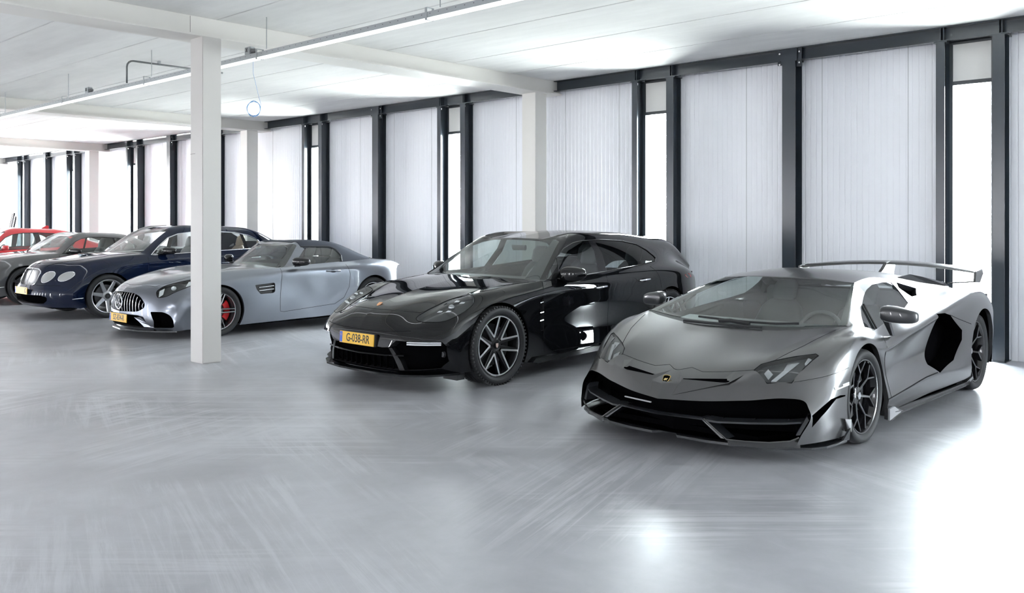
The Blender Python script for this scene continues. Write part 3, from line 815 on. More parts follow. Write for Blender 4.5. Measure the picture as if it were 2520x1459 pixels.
def jpred(S, j0, j1, i0=-1, i1=99):
    lp = S.bm.verts.layers.float_vector['par']
    def p(f):
        n = len(f.verts); j = sum(v[lp].y for v in f.verts)/n; i = sum(v[lp].x for v in f.verts)/n
        return j0 <= j <= j1 and i0 <= i <= i1
    return p
def both(bm, name, m, root, label=None, **k):
    r = []
    for s_ in ('left', 'right'):
        o = finish(bm, name, m, root, mirror=s_, **k)
        if label: o['label'] = label
        r.append(o)
    return r
def dupbm(bm): return bm.copy()
def mirror_mb(fn, name, m, root, **k):
    """build a part on the car's left and its mirror image on the right"""
    out = []
    for s_ in (1, -1):
        mb = MB(); fn(mb)
        if s_ < 0:
            mb.v = [(-x, y, z) for x, y, z in mb.v]
        out.append(mb.build(name, m, root, **k))
    return out
def wheel_wells(root, ws, x_in=0.45):
    for (cy, cz, r, x1) in ws:
        for s_ in (1, -1):
            m = MB(); m.lathe([(x_in, 0.0), (x_in, r), (x1, r)], (0,0,0), 'x', 40, a0=-0.35, a1=PI+0.35)
            if s_ < 0: m.v = [(-x, y, z) for x, y, z in m.v]
            o = m.build('wheel_well', CM['well'], root); o.location = (0, cy, cz)
def cut_arches(S, ws, lip=0.035):
    for (cy, cz, r) in ws:
        f = cut(S.bm, circle(cy, cz, r, 72), 'x', lambda f: f.calc_center_median().x > 0.45)
        bmesh.ops.delete(S.bm, geom=f, context='FACES')
        arch_lip(S.bm, cy, cz, r, lip)

def hex_rim(m, r, hw):
    """seven forked spokes, thin dark bars with bright edges"""
    n = 7
    for k in range(n):
        a = PI/2+2*PI*k/n+0.05; nd_ = pol(r*0.66, a)
        spoke_bar(m, pol(0.035, a), nd_, 0.026, 0.017, hw*0.52, hw*0.74, 0.03, 0.025)
        for s_ in (-1, 1): spoke_bar(m, nd_, pol(r*1.0, a+s_*0.27), 0.015, 0.014, hw*0.74, hw*0.82, 0.025, 0.03)
    m.lathe([(hw*0.3, 0.068), (hw*0.52, 0.066), (hw*0.58, 0.05), (hw*0.58, 0.0)], (0,0,0), 'x', 28)
def lambo_cap(rimo, hw, side):
    MB().lathe([(hw*0.58, 0.03), (hw*0.66, 0.028), (hw*0.66, 0.0)], (0,0,0), 'x', 6).build('centre_nut', CM['satin'], rimo)

def build_supercar():
    root = empty('sports_car', (-3.35, 6.23, 0)); tag(root, 'low satin grey wedge-shaped supercar with big rear wing, nearest car', 'car')
    S = supercar(); S.freeze(); bm = S.bm; paint = CM['grey']
    cut_arches(S, [(0, .33, .372), (2.70, .355, .400)])
    # windscreen and black cowl
    ws = [(-0.01,-.065),(.375,-.058),(.58,-.035),(.835,.025),(.60,.785),(.582,.80),(.3,.79),(-0.01,.785)]
    R = detach(bm, cut(bm, ws, 'z', jpred(S, -1, 2.02, 3, 8)))
    inner = dupbm(R)
    finish(R, 'windscreen', CM['glass'], root)
    cw = [(-0.01,-.150),(.375,-.140),(.57,-.098),(.70,-.065),(.835,.000),(.835,.025),(.58,-.035),(.375,-.058),(-0.01,-.065)]
    C_ = detach(bm, cut(bm, cw, 'z', jpred(S, -1, 3, 3, 7))); offset(C_, -0.004)
    finish(C_, 'cowl_panel', CM['matt'], root)
    bd = [(.835,.022),(.60,.785),(.56,.785),(.775,.03)]
    ib = bmesh.new()
    fr = detach(inner, cut(inner, bd, 'z')); offset(fr, -0.003); finish(fr, 'screen_border', mat('screen_frit', (0.05,0.052,0.055), 0.5), root)
    # side windows
    wp = [(.215,.790),(.36,.765),(.47,.752),(.87,.797),(1.30,.843),(1.50,.872),(1.545,.93),(1.57,.985),(1.56,1.037),(1.33,1.046),(1.06,1.038),(.90,1.010),(.72,.963),(.45,.880)]
    W = detach(bm, cut(bm, wp, 'x', jpred(S, 2.0, 3.1))); offset(W, -0.004)
    both(W, 'side_window', CM['glass'], root, solid=0)
    g = MB()
    # headlamps
    lp = [(.533,-.79),(.556,-.735),(.62,-.672),(.83,-.496),(.85,-.50),(.78,-.753),(.645,-.828)]
    H = detach(bm, cut(bm, lp, 'z', jpred(S, 1, 4.5, 0, 5)))
    H2 = offset(dupbm(H), -0.035); both(H2, 'lamp_housing', CM['lampdark'], root)
    W_ = rim(H, -0.035); both(W_, 'lamp_rim', CM['gap'], root, custom=False)
    both(H, 'headlamp_lens', CM['lens'], root, 'clear angular headlamp cover')
    def refl(mb):
        def p(x, y, o): q = S.hit('z', (x, y)); n = Vector((0.25,-0.5,0.85)).normalized(); return q-n*o
        mb.slab([p(.66,-.80,.03), p(.69,-.79,.03), p(.76,-.64,.03), p(.73,-.64,.03)], (0,0,.010))
        mb.slab([p(.80,-.60,.028), p(.815,-.60,.028), p(.825,-.545,.028), p(.80,-.545,.028)], (0,0,.012))
        mb.slab([p(.60,-.78,.03), p(.64,-.80,.03), p(.655,-.76,.03), p(.61,-.74,.03)], (0,0,.008))
        mb.slab([p(.70,-.70,.032), p(.73,-.70,.032), p(.765,-.60,.032), p(.70,-.62,.032)], (0,0,.004))
    mirror_mb(refl, 'lamp_reflector', CM['lampin'], root)
    # side air intakes
    ip = [(1.55,.790),(1.70,.786),(1.858,.757),(2.112,.607),(2.098,.525),(1.886,.372),(1.52,.310),(1.40,.385),(1.50,.671)]
    I = detach(bm, cut(bm, ip, 'x', jpred(S, 2.5, 8)))
    I2 = dupbm(I)
    for v in I2.verts: v.co.x -= 0.16; v.co.y += 0.05
    both(I2, 'intake_back', CM['well'], root)
    both(rim(I, (-0.16,0.05,0)), 'side_intake_wall', CM['well'], root, 'deep black side air intake', custom=False)
    # black scoop behind the side window
    sp = [(1.63,.985),(1.70,1.028),(2.10,.955),(1.90,.905),(1.74,.905)]
    X = detach(bm, cut(bm, sp, 'x', jpred(S, 2.0, 3.1))); X2 = offset(dupbm(X), -0.05)
    both(X2, 'scoop_mesh', CM['well'], root); both(rim(X, -0.05), 'scoop_wall', CM['matt'], root, custom=False)
    # slot between bumper corner and fin
    sl = [(-.397,.402),(-.468,.409),(-.579,.398),(-.655,.364),(-.762,.312),(-.763,.236),(-.688,.297),(-.576,.364),(-.524,.391),(-.397,.393)]
    X = detach(bm, cut(bm, sl, 'x', jpred(S, 3.5, 8))); X2 = offset(dupbm(X), -0.05)
    both(X2, 'bumper_slot', CM['well'], root); both(rim(X, -0.05), 'slot_wall', CM['well'], root, custom=False)
    # lower centre engine deck slats
    finish(bm, 'body', paint, root)
    # panel gaps
    hd = MB()
    seam(S, 'z', [(0,-.895),(.025,-.888),(.09,-.840),(.19,-.872),(.384,-.829),(.533,-.79)], hd, 0.0022)
    seam(S, 'z', [(.62,-.672),(.717,-.42),(.80,-.10)], hd, 0.0022)
    hd.build('bonnet_gap', CM['gap'], root)
    dl = MB()
    seam(S, 'x', [(.486,.704),(.458,.664),(.452,.59),(.44,.45),(.42,.262)], dl)
    seam(S, 'x', [(.36,.262),(.85,.289),(1.23,.312),(1.48,.318)], dl, 0.006, -0.003)
    seam(S, 'x', [(1.858,.757),(2.05,.708),(2.316,.645)], dl)
    dl.build('door_gap', CM['gap'], root)
    bl = MB(); seam(S, 'x', [(-.74,.508),(-.52,.548),(-.335,.575)], bl, 0.002); bl.build('bumper_gap', CM['gap'], root)
    lo = MB(); ol = [S.hit('z', p, 0.0005) for p in lp]
    def lamp_edge(mb): mb.tube([S.hit('z', p, 0.0) for p in [lp[0],lp[1],lp[2],((lp[2][0]+lp[3][0])/2,(lp[2][1]+lp[3][1])/2),lp[3],lp[4],((lp[4][0]+lp[5][0])/2,(lp[4][1]+lp[5][1])/2),lp[5],lp[6]]], 0.0035, 5, closed=True)
    mirror_mb(lamp_edge, 'lamp_seal', CM['gap'], root)
    # nostril vents: raised facets in body colour with a black slot
    def nostril(mb):
        h_ = lambda x, y, o: tuple(S.hit('z', (x, y), o))
        P1=h_(.118,-1.008,.018); P2=h_(.420,-.928,.018); P3=h_(.085,-1.088,.0005); P4=h_(.395,-.992,.0005); P5=h_(.035,-.905,.0); P6=h_(.485,-.838,.0)
        a=(.130,-.985,.4865); b=(.412,-.905,.503)
        c=(.10,-.99,.484)
        mb.add([P1,P2,P3,P4,P5,P6,h_(.045,-1.00,.0005),h_(.455,-.92,.0005)], [(0,1,3,2),(0,2,4),(1,5,3),(2,6,4),(3,5,7)])
        mb.add([P1,P2,(P1[0]+.002,P1[1]+.006,P1[2]-.004),(P2[0]-.002,P2[1]+.006,P2[2]-.004)], [(0,1,3,2)])
    mirror_mb(nostril, 'nose_facet', paint, root, fixn=False)
    def slot(mb):
        q = [tuple(S.hit('z', p, o)) for p, o in (((.122,-1.004),.016),((.418,-.924),.016),((.430,-.908),.008),((.405,-.897),.003),((.135,-.976),.003),((.114,-.988),.008))]
        mb.slab([(x, y, z+0.001) for x, y, z in q], (0,.004,-.012))
    mirror_mb(slot, 'nose_slot', CM['well'], root)
    # badge
    bd_ = MB(); sh = [(-.030,.030),(-.022,.036),(0,.039),(.022,.036),(.030,.030),(.027,-.002),(.015,-.025),(0,-.038),(-.015,-.025),(-.027,-.002)]
    bd_.prism(sh, 'z', 0, .004); badge = bd_.build('nose_badge', mat('gold_badge', (0.75,0.55,0.22), 0.3, metal=0.9), root, bevel=0.001)
    ep, en = S.at(1.15, 0); nn = Vector((0,-.72,.69)).normalized(); ep = S.hit('z', (0.0,-1.03), 0.002)
    badge.matrix_local = Matrix.Translation(ep) @ Matrix.Rotation(math.radians(48), 4, 'X')
    MB().prism([(x*.86, y*.86) for x, y in sh], 'z', .004, .0048).build('badge_field', CM['well'], badge)
    # charging bull shape: body, head, legs
    b2 = MB(); b2.prism([(-.014,-.004),(-.010,.006),(-.002,.010),(.006,.008),(.014,.012),(.013,.004),(.009,.000),(.012,-.010),(.007,-.006),(.002,-.004),(-.003,-.011),(-.006,-.004),(-.011,-.010),(-.011,-.004)], 'z', .0048, .0062)
    b2.build('bull_emblem', mat('gold_emblem', (0.85,0.68,0.3), 0.35, metal=0.7), badge)
    # dark front air intake behind the lip
    lipc = [S.at(0, j)[0] for j in (0,.5,1,1.5,2,2.5,3,3.5,4)]
    m = MB(); n = len(lipc); back = [Vector((p.x*.93, p.y+.20, p.z-.01)) for p in lipc]; low = [Vector((p.x*.93, p.y+.20, .10)) for p in lipc]
    for s_ in (1, -1):
        b = len(m.v); m.v += [(p.x*s_, p.y+.004, p.z-.003) for p in lipc]+[(p.x*s_, p.y, p.z) for p in back]+[(p.x*s_, p.y, p.z) for p in low]
        for i in range(n-1):
            m.f += [(b+i, b+i+1, b+n+i+1, b+n+i), (b+n+i, b+n+i+1, b+2*n+i+1, b+2*n+i)]; m.m += [0, 0]
    m.build('front_intake', CM['well'], root)
    MB().prism([(-.86,-.66),(-.80,-.80),(-.45,-.98),(0,-1.02),(.45,-.98),(.80,-.80),(.86,-.66),(.86,-.3),(-.86,-.3)], 'z', .108, .112).build('intake_floor', CM['well'], root)
    # inner corner fin + vanes + struts
    def vane(mb):
        top = [(.90,-.725,.272),(.86,-.79,.268),(.78,-.865,.262),(.60,-.975,.255),(.42,-1.075,.252),(.335,-1.10,.258)]
        for i in range(len(top)-1):
            a, b = Vector(top[i]), Vector(top[i+1]); mb.add([a, b, b+Vector((0,.10,.008)), a+Vector((-.01,.10,.008)), a+Vector((0,0,-.012)), b+Vector((0,0,-.012)), b+Vector((0,.10,-.0)), a+Vector((-.01,.10,-.0))],
                [(0,1,2,3),(7,6,5,4),(0,4,5,1),(2,6,7,3)])
        mb.slab([(.335,-1.10,.262),(.30,-1.095,.262),(.455,-1.09,.150),(.497,-1.085,.150)], (0,.10,0))
        mb.slab([(.88,-.745,.30),(.905,-.735,.30),(.87,-.825,.19),(.845,-.835,.185)], (-.03,.08,0))
    mirror_mb(vane, 'intake_vane', CM['carbon'], root)
    MB().slab([(-.335,-1.105,.262),(-.335,-1.10,.250),(0,-1.135,.246),(.335,-1.10,.250),(.335,-1.105,.262),(0,-1.142,.258)], (0,.05,0)).build('intake_bar', CM['carbon'], root)
    br = MB().slab([(-.30,-1.095,.325),(-.06,-1.125,.322),(-.06,-1.125,.314),(-.30,-1.095,.317)], (0,.01,0)); br.build('plate_bracket', mat('dull_bracket', (0.35,0.35,0.36), .45), root)
    # slender bright lower lip of the intake
    def lowlip(mb):
        pts = [(.335,-1.098,.258),(.40,-1.100,.215),(.497,-1.090,.148),(.60,-1.03,.142),(.72,-.95,.140),(.82,-.865,.150),(.868,-.835,.175)]
        mb.tube(pts, 0.006, 6)
        mb.add([(x, y+.01, z-.002) for x, y, z in pts[2:]]+[(x*1.0, y+.02, .104) for x, y, z in pts[2:]], [(i, i+1, 6+i, 5+i) for i in range(4)])
    mirror_mb(lowlip, 'intake_lip', paint, root)
    # splitter
    sp = [(.0,-.93),(.10,-1.05),(.30,-1.045),(.50,-1.00),(.555,-.955),(.66,-.935),(.80,-.865),(.92,-.765),(.975,-.66),(1.0,-.42),(1.0,-.395),(.93,-.395),(.90,-.60)]
    def split(mb):
        pts = sp; mb.prism([(x, y) for x, y in pts]+[(.0,-.60)], 'z', .090, .106)
        mb.slab([(1.0,-.58,.106),(1.012,-.385,.106),(1.02,-.385,.185),(1.005,-.47,.115)], (-.012,0,0))
    mirror_mb(split, 'splitter', CM['carbon'], root)
    # canards on the bumper corner, next to the tyre
    def can(mb): mb.slab([(.985,-.44,.25),(1.0,-.372,.24),(1.0,-.372,.155),(.985,-.40,.16)], (.02,0,0))
    mirror_mb(can, 'bumper_flap', paint, root)
    # marker reflectors
    def mk(mb): mb.slab([S.hit('x',(-.53,.468),.001),S.hit('x',(-.345,.482),.001),S.hit('x',(-.345,.460),.001),S.hit('x',(-.528,.446),.001)], (.003,0,0))
    mirror_mb(mk, 'side_marker', CM['led'], root)
    # side skirts
    def sk(mb):
        mb.add([(1.0,.40,.20),(1.035,.40,.165),(1.04,.56,.155),(1.04,2.18,.13),(1.0,2.36,.16),(1.0,2.36,.19),(.96,.56,.155),(.96,2.18,.13)],
            [(0,1,2,6),(2,3,7,6),(3,4,7),(0,2,1)])
        mb.prism([(.56,.165),(2.18,.145),(2.38,.178),(2.38,.15),(2.18,.112),(.56,.130),(.42,.105),(.36,.108),(.31,.125),(.31,.20),(.42,.205)], 'x', .985, 1.015)
    mirror_mb(sk, 'side_skirt', paint, root, bevel=0.002)
    def fl(mb): mb.prism([(.30,.205),(.40,.208),(.53,.150),(.30,.122)], 'x', 1.016, 1.03)
    mirror_mb(fl, 'skirt_fin', mat('light_grey_fin', (0.42,0.42,0.43), 0.3, metal=0.4), root)
    # mirrors
    def mr(mb):
        v, f = pod((1.055,.42,.872), .122, .065, .058, 20, 12, 3.6, (0.03,-0.012), 0.14); mb.add(v, f)
        mb.slab([(.94,.40,.83),(.985,.40,.82),(.965,.54,.70),(.93,.58,.70)], (0,.05,-.004))
    mirror_mb(mr, 'door_mirror', CM['carbon'], root, angle=0.6)
    # quarter window divider
    def qd(mb):
        pts = [S.hit('x', p, .006) for p in [(.585,.915),(.52,.84),(.45,.757)]]; mb.tube(pts, .008, 6)
    mirror_mb(qd, 'window_divider', CM['black'], root)
    # wipers
    wb = MB(); ln_ = [S.hit('z', p, .022) for p in [(-.30+.0,-.09),(-.0,-.02),(.25,-.045)] if p[0] >= 0]
    def zz(x, y, o=.02): q = S.hit('z', (abs(x), y), o); return (x, q.y, q.z)
    wb.tube([zz(-.33,-.035),zz(-.1,-.055),zz(.12,-.062),zz(.33,-.055),zz(.50,-.03)], .009, 6)
    wb.tube([zz(-.12,-.085,.02),zz(-.02,-.09,.03),zz(.14,-.10,.02)], .017, 6)
    wb.tube([zz(-.42,-.12,.006),zz(-.20,-.13,.012),zz(.0,-.13,.012),zz(.25,-.125,.01)], .010, 6)
    wb.build('wiper', CM['matt'], root)
    # rear wing
    xs_ = [0,.2,.4,.6,.72,.81,.87]; sec = []
    for x in xs_:
        t = x/.87; y0 = 3.10-.10*t**2; z0 = 1.118-.062*t**2; c = .24-.05*t
        sec.append([(y0,z0),(y0+.02,z0+.016),(y0+c*.5,z0+.034),(y0+c,z0+.030),(y0+c,z0+.022),(y0+c*.5,z0+.010),(y0+.02,z0-.006)])
    wg = MB(); full = [(-x, s_) for x, s_ in list(zip(xs_, sec))[:0:-1]]+list(zip(xs_, sec)); k = 7
    for x, s_ in full: wg.v += [(x, y, z) for y, z in s_]
    for i in range(len(full)-1):
        for j in range(k): wg.f.append((i*k+j, i*k+(j+1)%k, (i+1)*k+(j+1)%k, (i+1)*k+j)); wg.m.append(0)
    wg.build('rear_wing', paint, root, angle=0.7)
    def ep(mb):
        mb.prism([(2.93,.975),(2.96,1.078),(3.17,1.10),(3.21,1.05),(3.10,.965)], 'x', .865, .885)
        mb.slab([(.87,2.95,.975),(.87,3.12,.972),(.55,3.40,.93),(.55,3.20,.935)], (0,0,.012))
    mirror_mb(ep, 'wing_end_plate', paint, root, bevel=0.004)
    MB().prism([(2.75,.97),(2.98,1.08),(3.07,1.135),(3.20,1.150),(3.33,1.135),(3.24,.95)], 'x', -.016, .016).build('wing_fin', paint, root, bevel=0.006)
    def ebk(mb): mb.slab([(.47,2.05,1.05),(.50,2.7,.975),(.53,3.12,.915),(.56,3.22,.905),(.545,3.12,.955),(.515,2.55,1.033),(.49,2.30,1.066)], (.012,0,0))
    mirror_mb(ebk, 'engine_cover_side', CM['carbon'], root)
    # under body and rear
    MB().prism([(-.62,-.9),(.62,-.9),(.80,-.45),(.66,-.40),(.66,.45),(.93,.5),(.93,2.2),(.66,2.25),(.66,3.1),(.85,3.2),(.80,3.5),(-.80,3.5),(-.85,3.2),(-.66,3.1),(-.66,2.25),(-.93,2.2),(-.93,.5),(-.66,.45),(-.66,-.40),(-.80,-.45)], 'z', .115, .15).build('underbody', CM['well'], root)
    MB().prism([(-.64,3.5),(.64,3.5),(.86,3.44),(.86,3.40),(-.86,3.40),(-.86,3.44)], 'z', .30, .84).build('tail_panel', CM['matt'], root)
    wheel_wells(root, [(0,.33,.385,.955),(2.70,.355,.412,.985)], .5)
    dark = mat('black_alloy', (0.012,0.012,0.014), 0.18, coat=0.6)
    for sd in (1, -1):
        build_wheel(root, 'wheel', sd*.845, 0, .330, .255, .262, hex_rim, dark, CM['tyre'], CM['matt'], CM['matt'], sd, .18, cap=lambo_cap)
        build_wheel(root, 'wheel', sd*.815, 2.70, .355, .31, .280, hex_rim, dark, CM['tyre'], CM['matt'], CM['matt'], sd, .18, cap=lambo_cap)
    # cabin
    lt = CM['leather_dark']
    MB().prism([(-.05,.60),(.10,.72),(.45,.76),(.52,.70),(.52,.35),(-.05,.35)], 'x', -.72, .72).build('dashboard', lt, root, bevel=.02)
    MB().prism([(.5,.25),(2.0,.25),(2.0,.80),(1.70,.95),(1.68,.3),(.5,.3)], 'x', -.62, .62).build('cabin_tub', lt, root)
    for sx in (-.37, .37): seat(root, sx, 1.10, .30, m=lt, rec=.45)
    steering(root, .37, .62, .66, lt)
build_supercar()
# ============================================================ CAR 2: black sports estate
CM['blackpaint'] = mat('deep_black_paint', (0.004,0.0045,0.0055), 0.6, coat=1.0, coat_rough=0.008, spec=0.0)
def wagon():
    L = [
     [(0,-.80,.15),(0,-.93,.22),(0,-.955,.38),(0,-.925,.53),(0,-.83,.675),(0,-.55,.80),(0,-.1,.895),(0,.25,.95),(0,.53,.985),(0,.93,1.20),(0,1.22,1.372),(0,1.9,1.445),(0,2.6,1.435),(0,3.2,1.39),(0,3.75,1.31),(0,4.0,1.02)],
     [(.30,-.79,.15),(.31,-.92,.22),(.31,-.94,.38),(.31,-.91,.53),(.31,-.81,.67),(.32,-.54,.79),(.36,-.1,.885),(.40,.26,.945),(.42,.545,.982),(.38,.95,1.19),(.35,1.25,1.362),(.35,1.9,1.432),(.35,2.6,1.42),(.34,3.2,1.375),(.34,3.72,1.295),(.36,4.0,1.02)],
     [(.56,-.73,.15),(.58,-.86,.22),(.59,-.885,.38),(.58,-.86,.53),(.56,-.74,.645),(.60,-.48,.762),(.66,-.08,.875),(.74,.30,.93),(.865,.71,.955),(.77,1.02,1.155),(.655,1.32,1.335),(.635,1.9,1.38),(.625,2.6,1.362),(.61,3.2,1.305),(.57,3.65,1.235),(.60,3.95,1.0)],
     [(.72,-.66,.15),(.74,-.78,.23),(.76,-.80,.38),(.76,-.77,.52),(.76,-.66,.64),(.80,-.42,.785),(.85,-.02,.885),(.87,.35,.912),(.905,.72,.935),(.90,1.05,.965),(.885,1.35,.985),(.88,1.9,1.018),(.865,2.6,1.058),(.80,3.12,1.09),(.71,3.52,1.05),(.67,3.86,.93)],
     [(.80,-.60,.15),(.83,-.68,.25),(.85,-.69,.38),(.86,-.66,.50),(.875,-.56,.61),(.90,-.38,.72),(.925,-.02,.81),(.935,.35,.84),(.945,.72,.855),(.95,1.05,.875),(.95,1.35,.89),(.95,1.9,.92),(.96,2.6,.955),(.95,3.1,.965),(.865,3.5,.955),(.74,3.85,.86)],
     [(.84,-.565,.15),(.87,-.60,.24),(.895,-.60,.35),(.91,-.57,.45),(.925,-.48,.54),(.945,-.32,.62),(.96,-.02,.68),(.955,.35,.70),(.945,.72,.70),(.95,1.05,.71),(.955,1.35,.72),(.96,1.9,.73),(.97,2.6,.77),(.965,3.1,.78),(.895,3.5,.77),(.76,3.85,.74)],
     [(.865,-.535,.15),(.89,-.54,.21),(.915,-.52,.28),(.93,-.49,.33),(.94,-.42,.38),(.95,-.30,.42),(.96,-.02,.46),(.955,.35,.46),(.935,.72,.46),(.93,1.05,.46),(.93,1.35,.46),(.935,1.9,.46),(.955,2.6,.48),(.96,3.1,.50),(.895,3.5,.50),(.76,3.85,.50)],
     [(.88,-.51,.15),(.895,-.50,.16),(.905,-.485,.165),(.91,-.47,.17),(.92,-.40,.17),(.93,-.30,.17),(.935,-.02,.17),(.935,.35,.17),(.94,.72,.18),(.945,1.05,.18),(.945,1.35,.18),(.945,1.9,.18),(.95,2.6,.20),(.94,3.1,.22),(.87,3.5,.25),(.74,3.85,.28)],
    ]
    return Surf(L, {0:[8,10],1:[8,10],2:[8]}, vbreak=())
WX, WY = -6.74, 6.12

def v_rim(m, r, hw, n=5, spread=0.37, apex=0.30, w=0.017, phase=PI/2+0.30):
    for k in range(n):
        a = phase+2*PI*k/n; ap = pol(r*apex, a)
        for s_ in (-1, 1):
            e = pol(r*1.0, a+s_*spread); m.mi = 0
            spoke_bar(m, pol(0.03, a+s_*0.3), pol(r*1.0, a+s_*(spread+0.035)), 0.030, 0.030, hw*0.50, hw*0.78, 0.035, 0.04)
            m.mi = 1; spoke_bar(m, ap, e, w, w, hw*0.585, hw*0.80, 0.006, 0.006, 0.1)
    m.mi = 0; m.lathe([(hw*0.3, 0.075), (hw*0.50, 0.072), (hw*0.55, 0.05), (hw*0.55, 0.0)], (0,0,0), 'x', 30)
    m.mi = 1; m.lathe([(hw*0.815, r+0.006), (hw*0.88, r+0.006), (hw*0.88, r-0.003), (hw*0.815, r-0.003)], (0,0,0), 'x', 80, closed=True)
    m.mi = 0
def crest_cap(rimo, hw, side):
    MB().lathe([(hw*0.55, 0.034), (hw*0.64, 0.032), (hw*0.65, 0.0)], (0,0,0), 'x', 28).build('hub_cap', CM['black'], rimo)
    MB().prism([(-.016,.020),(.016,.020),(.016,-.004),(.008,-.018),(0,-.024),(-.008,-.018),(-.016,-.004)], 'x', hw*0.65, hw*0.67).build('crest', mat('crest_silver', (0.7,0.55,0.5), 0.35, metal=0.6), rimo)
def door_handle(S, root, y0, z0, y1, z1, m, x_off=0.030):
    def f(mb):
        a = S.hit('x', (y0, z0)); b = S.hit('x', (y1, z1)); c = (a+b)/2
        mb.tube([a+Vector((.0,0,0)), a+Vector((x_off*.9,.02,0)), c+Vector((x_off,0,.002)), b+Vector((x_off*.9,-.02,0)), b], [.008,.010,.011,.012,.010], 8)
    mirror_mb(f, 'door_handle', m, root, smooth=True)
    def g(mb):
        a = S.hit('x', ((y0+y1)/2, (z0+z1)/2), 0.0005); ring = []
        for k in range(20):
            t = 2*PI*k/20; ring.append(S.hit('x', ((y0+y1)/2+.055*math.cos(t), (z0+z1)/2-.004+.022*math.sin(t)), .0012))
        mb.add(ring, [tuple(range(20))])
    mirror_mb(g, 'handle_recess', CM['gap'], root)
def edge_tube(S, root, poly, ax, r, m, name, off=0.0, closed=True):
    def f(mb):
        pts = []
        n = len(poly)
        for i in range(n if closed else n-1):
            p, q = poly[i], poly[(i+1) % n]; l = math.hypot(q[0]-p[0], q[1]-p[1]); k = max(1, int(l/.06))
            pts += [(p[0]+(q[0]-p[0])*t/k, p[1]+(q[1]-p[1])*t/k) for t in range(k)]
        if not closed: pts.append(poly[-1])
        mb.tube([S.hit(ax, p, off) for p in pts], r, 6, closed=closed)
    return mirror_mb(f, name, m, root)
def cabin(root, dash, floor_z, seats, wheel, m, ms=None, halfw=.72, tub=(.6, 3.2)):
    MB().prism(dash, 'x', -halfw, halfw).build('dashboard', m, root, bevel=.02)
    MB().prism([(tub[0],floor_z-.04),(tub[1],floor_z-.04),(tub[1],floor_z+.30),(tub[1]-.05,floor_z+.30),(tub[1]-.08,floor_z),(tub[0],floor_z)], 'x', -halfw, halfw).build('cabin_floor', m, root)
    for (x, y, z, rec, mm) in seats: seat(root, x, y, z, m=mm or m, rec=rec)
    steering(root, *wheel, m)

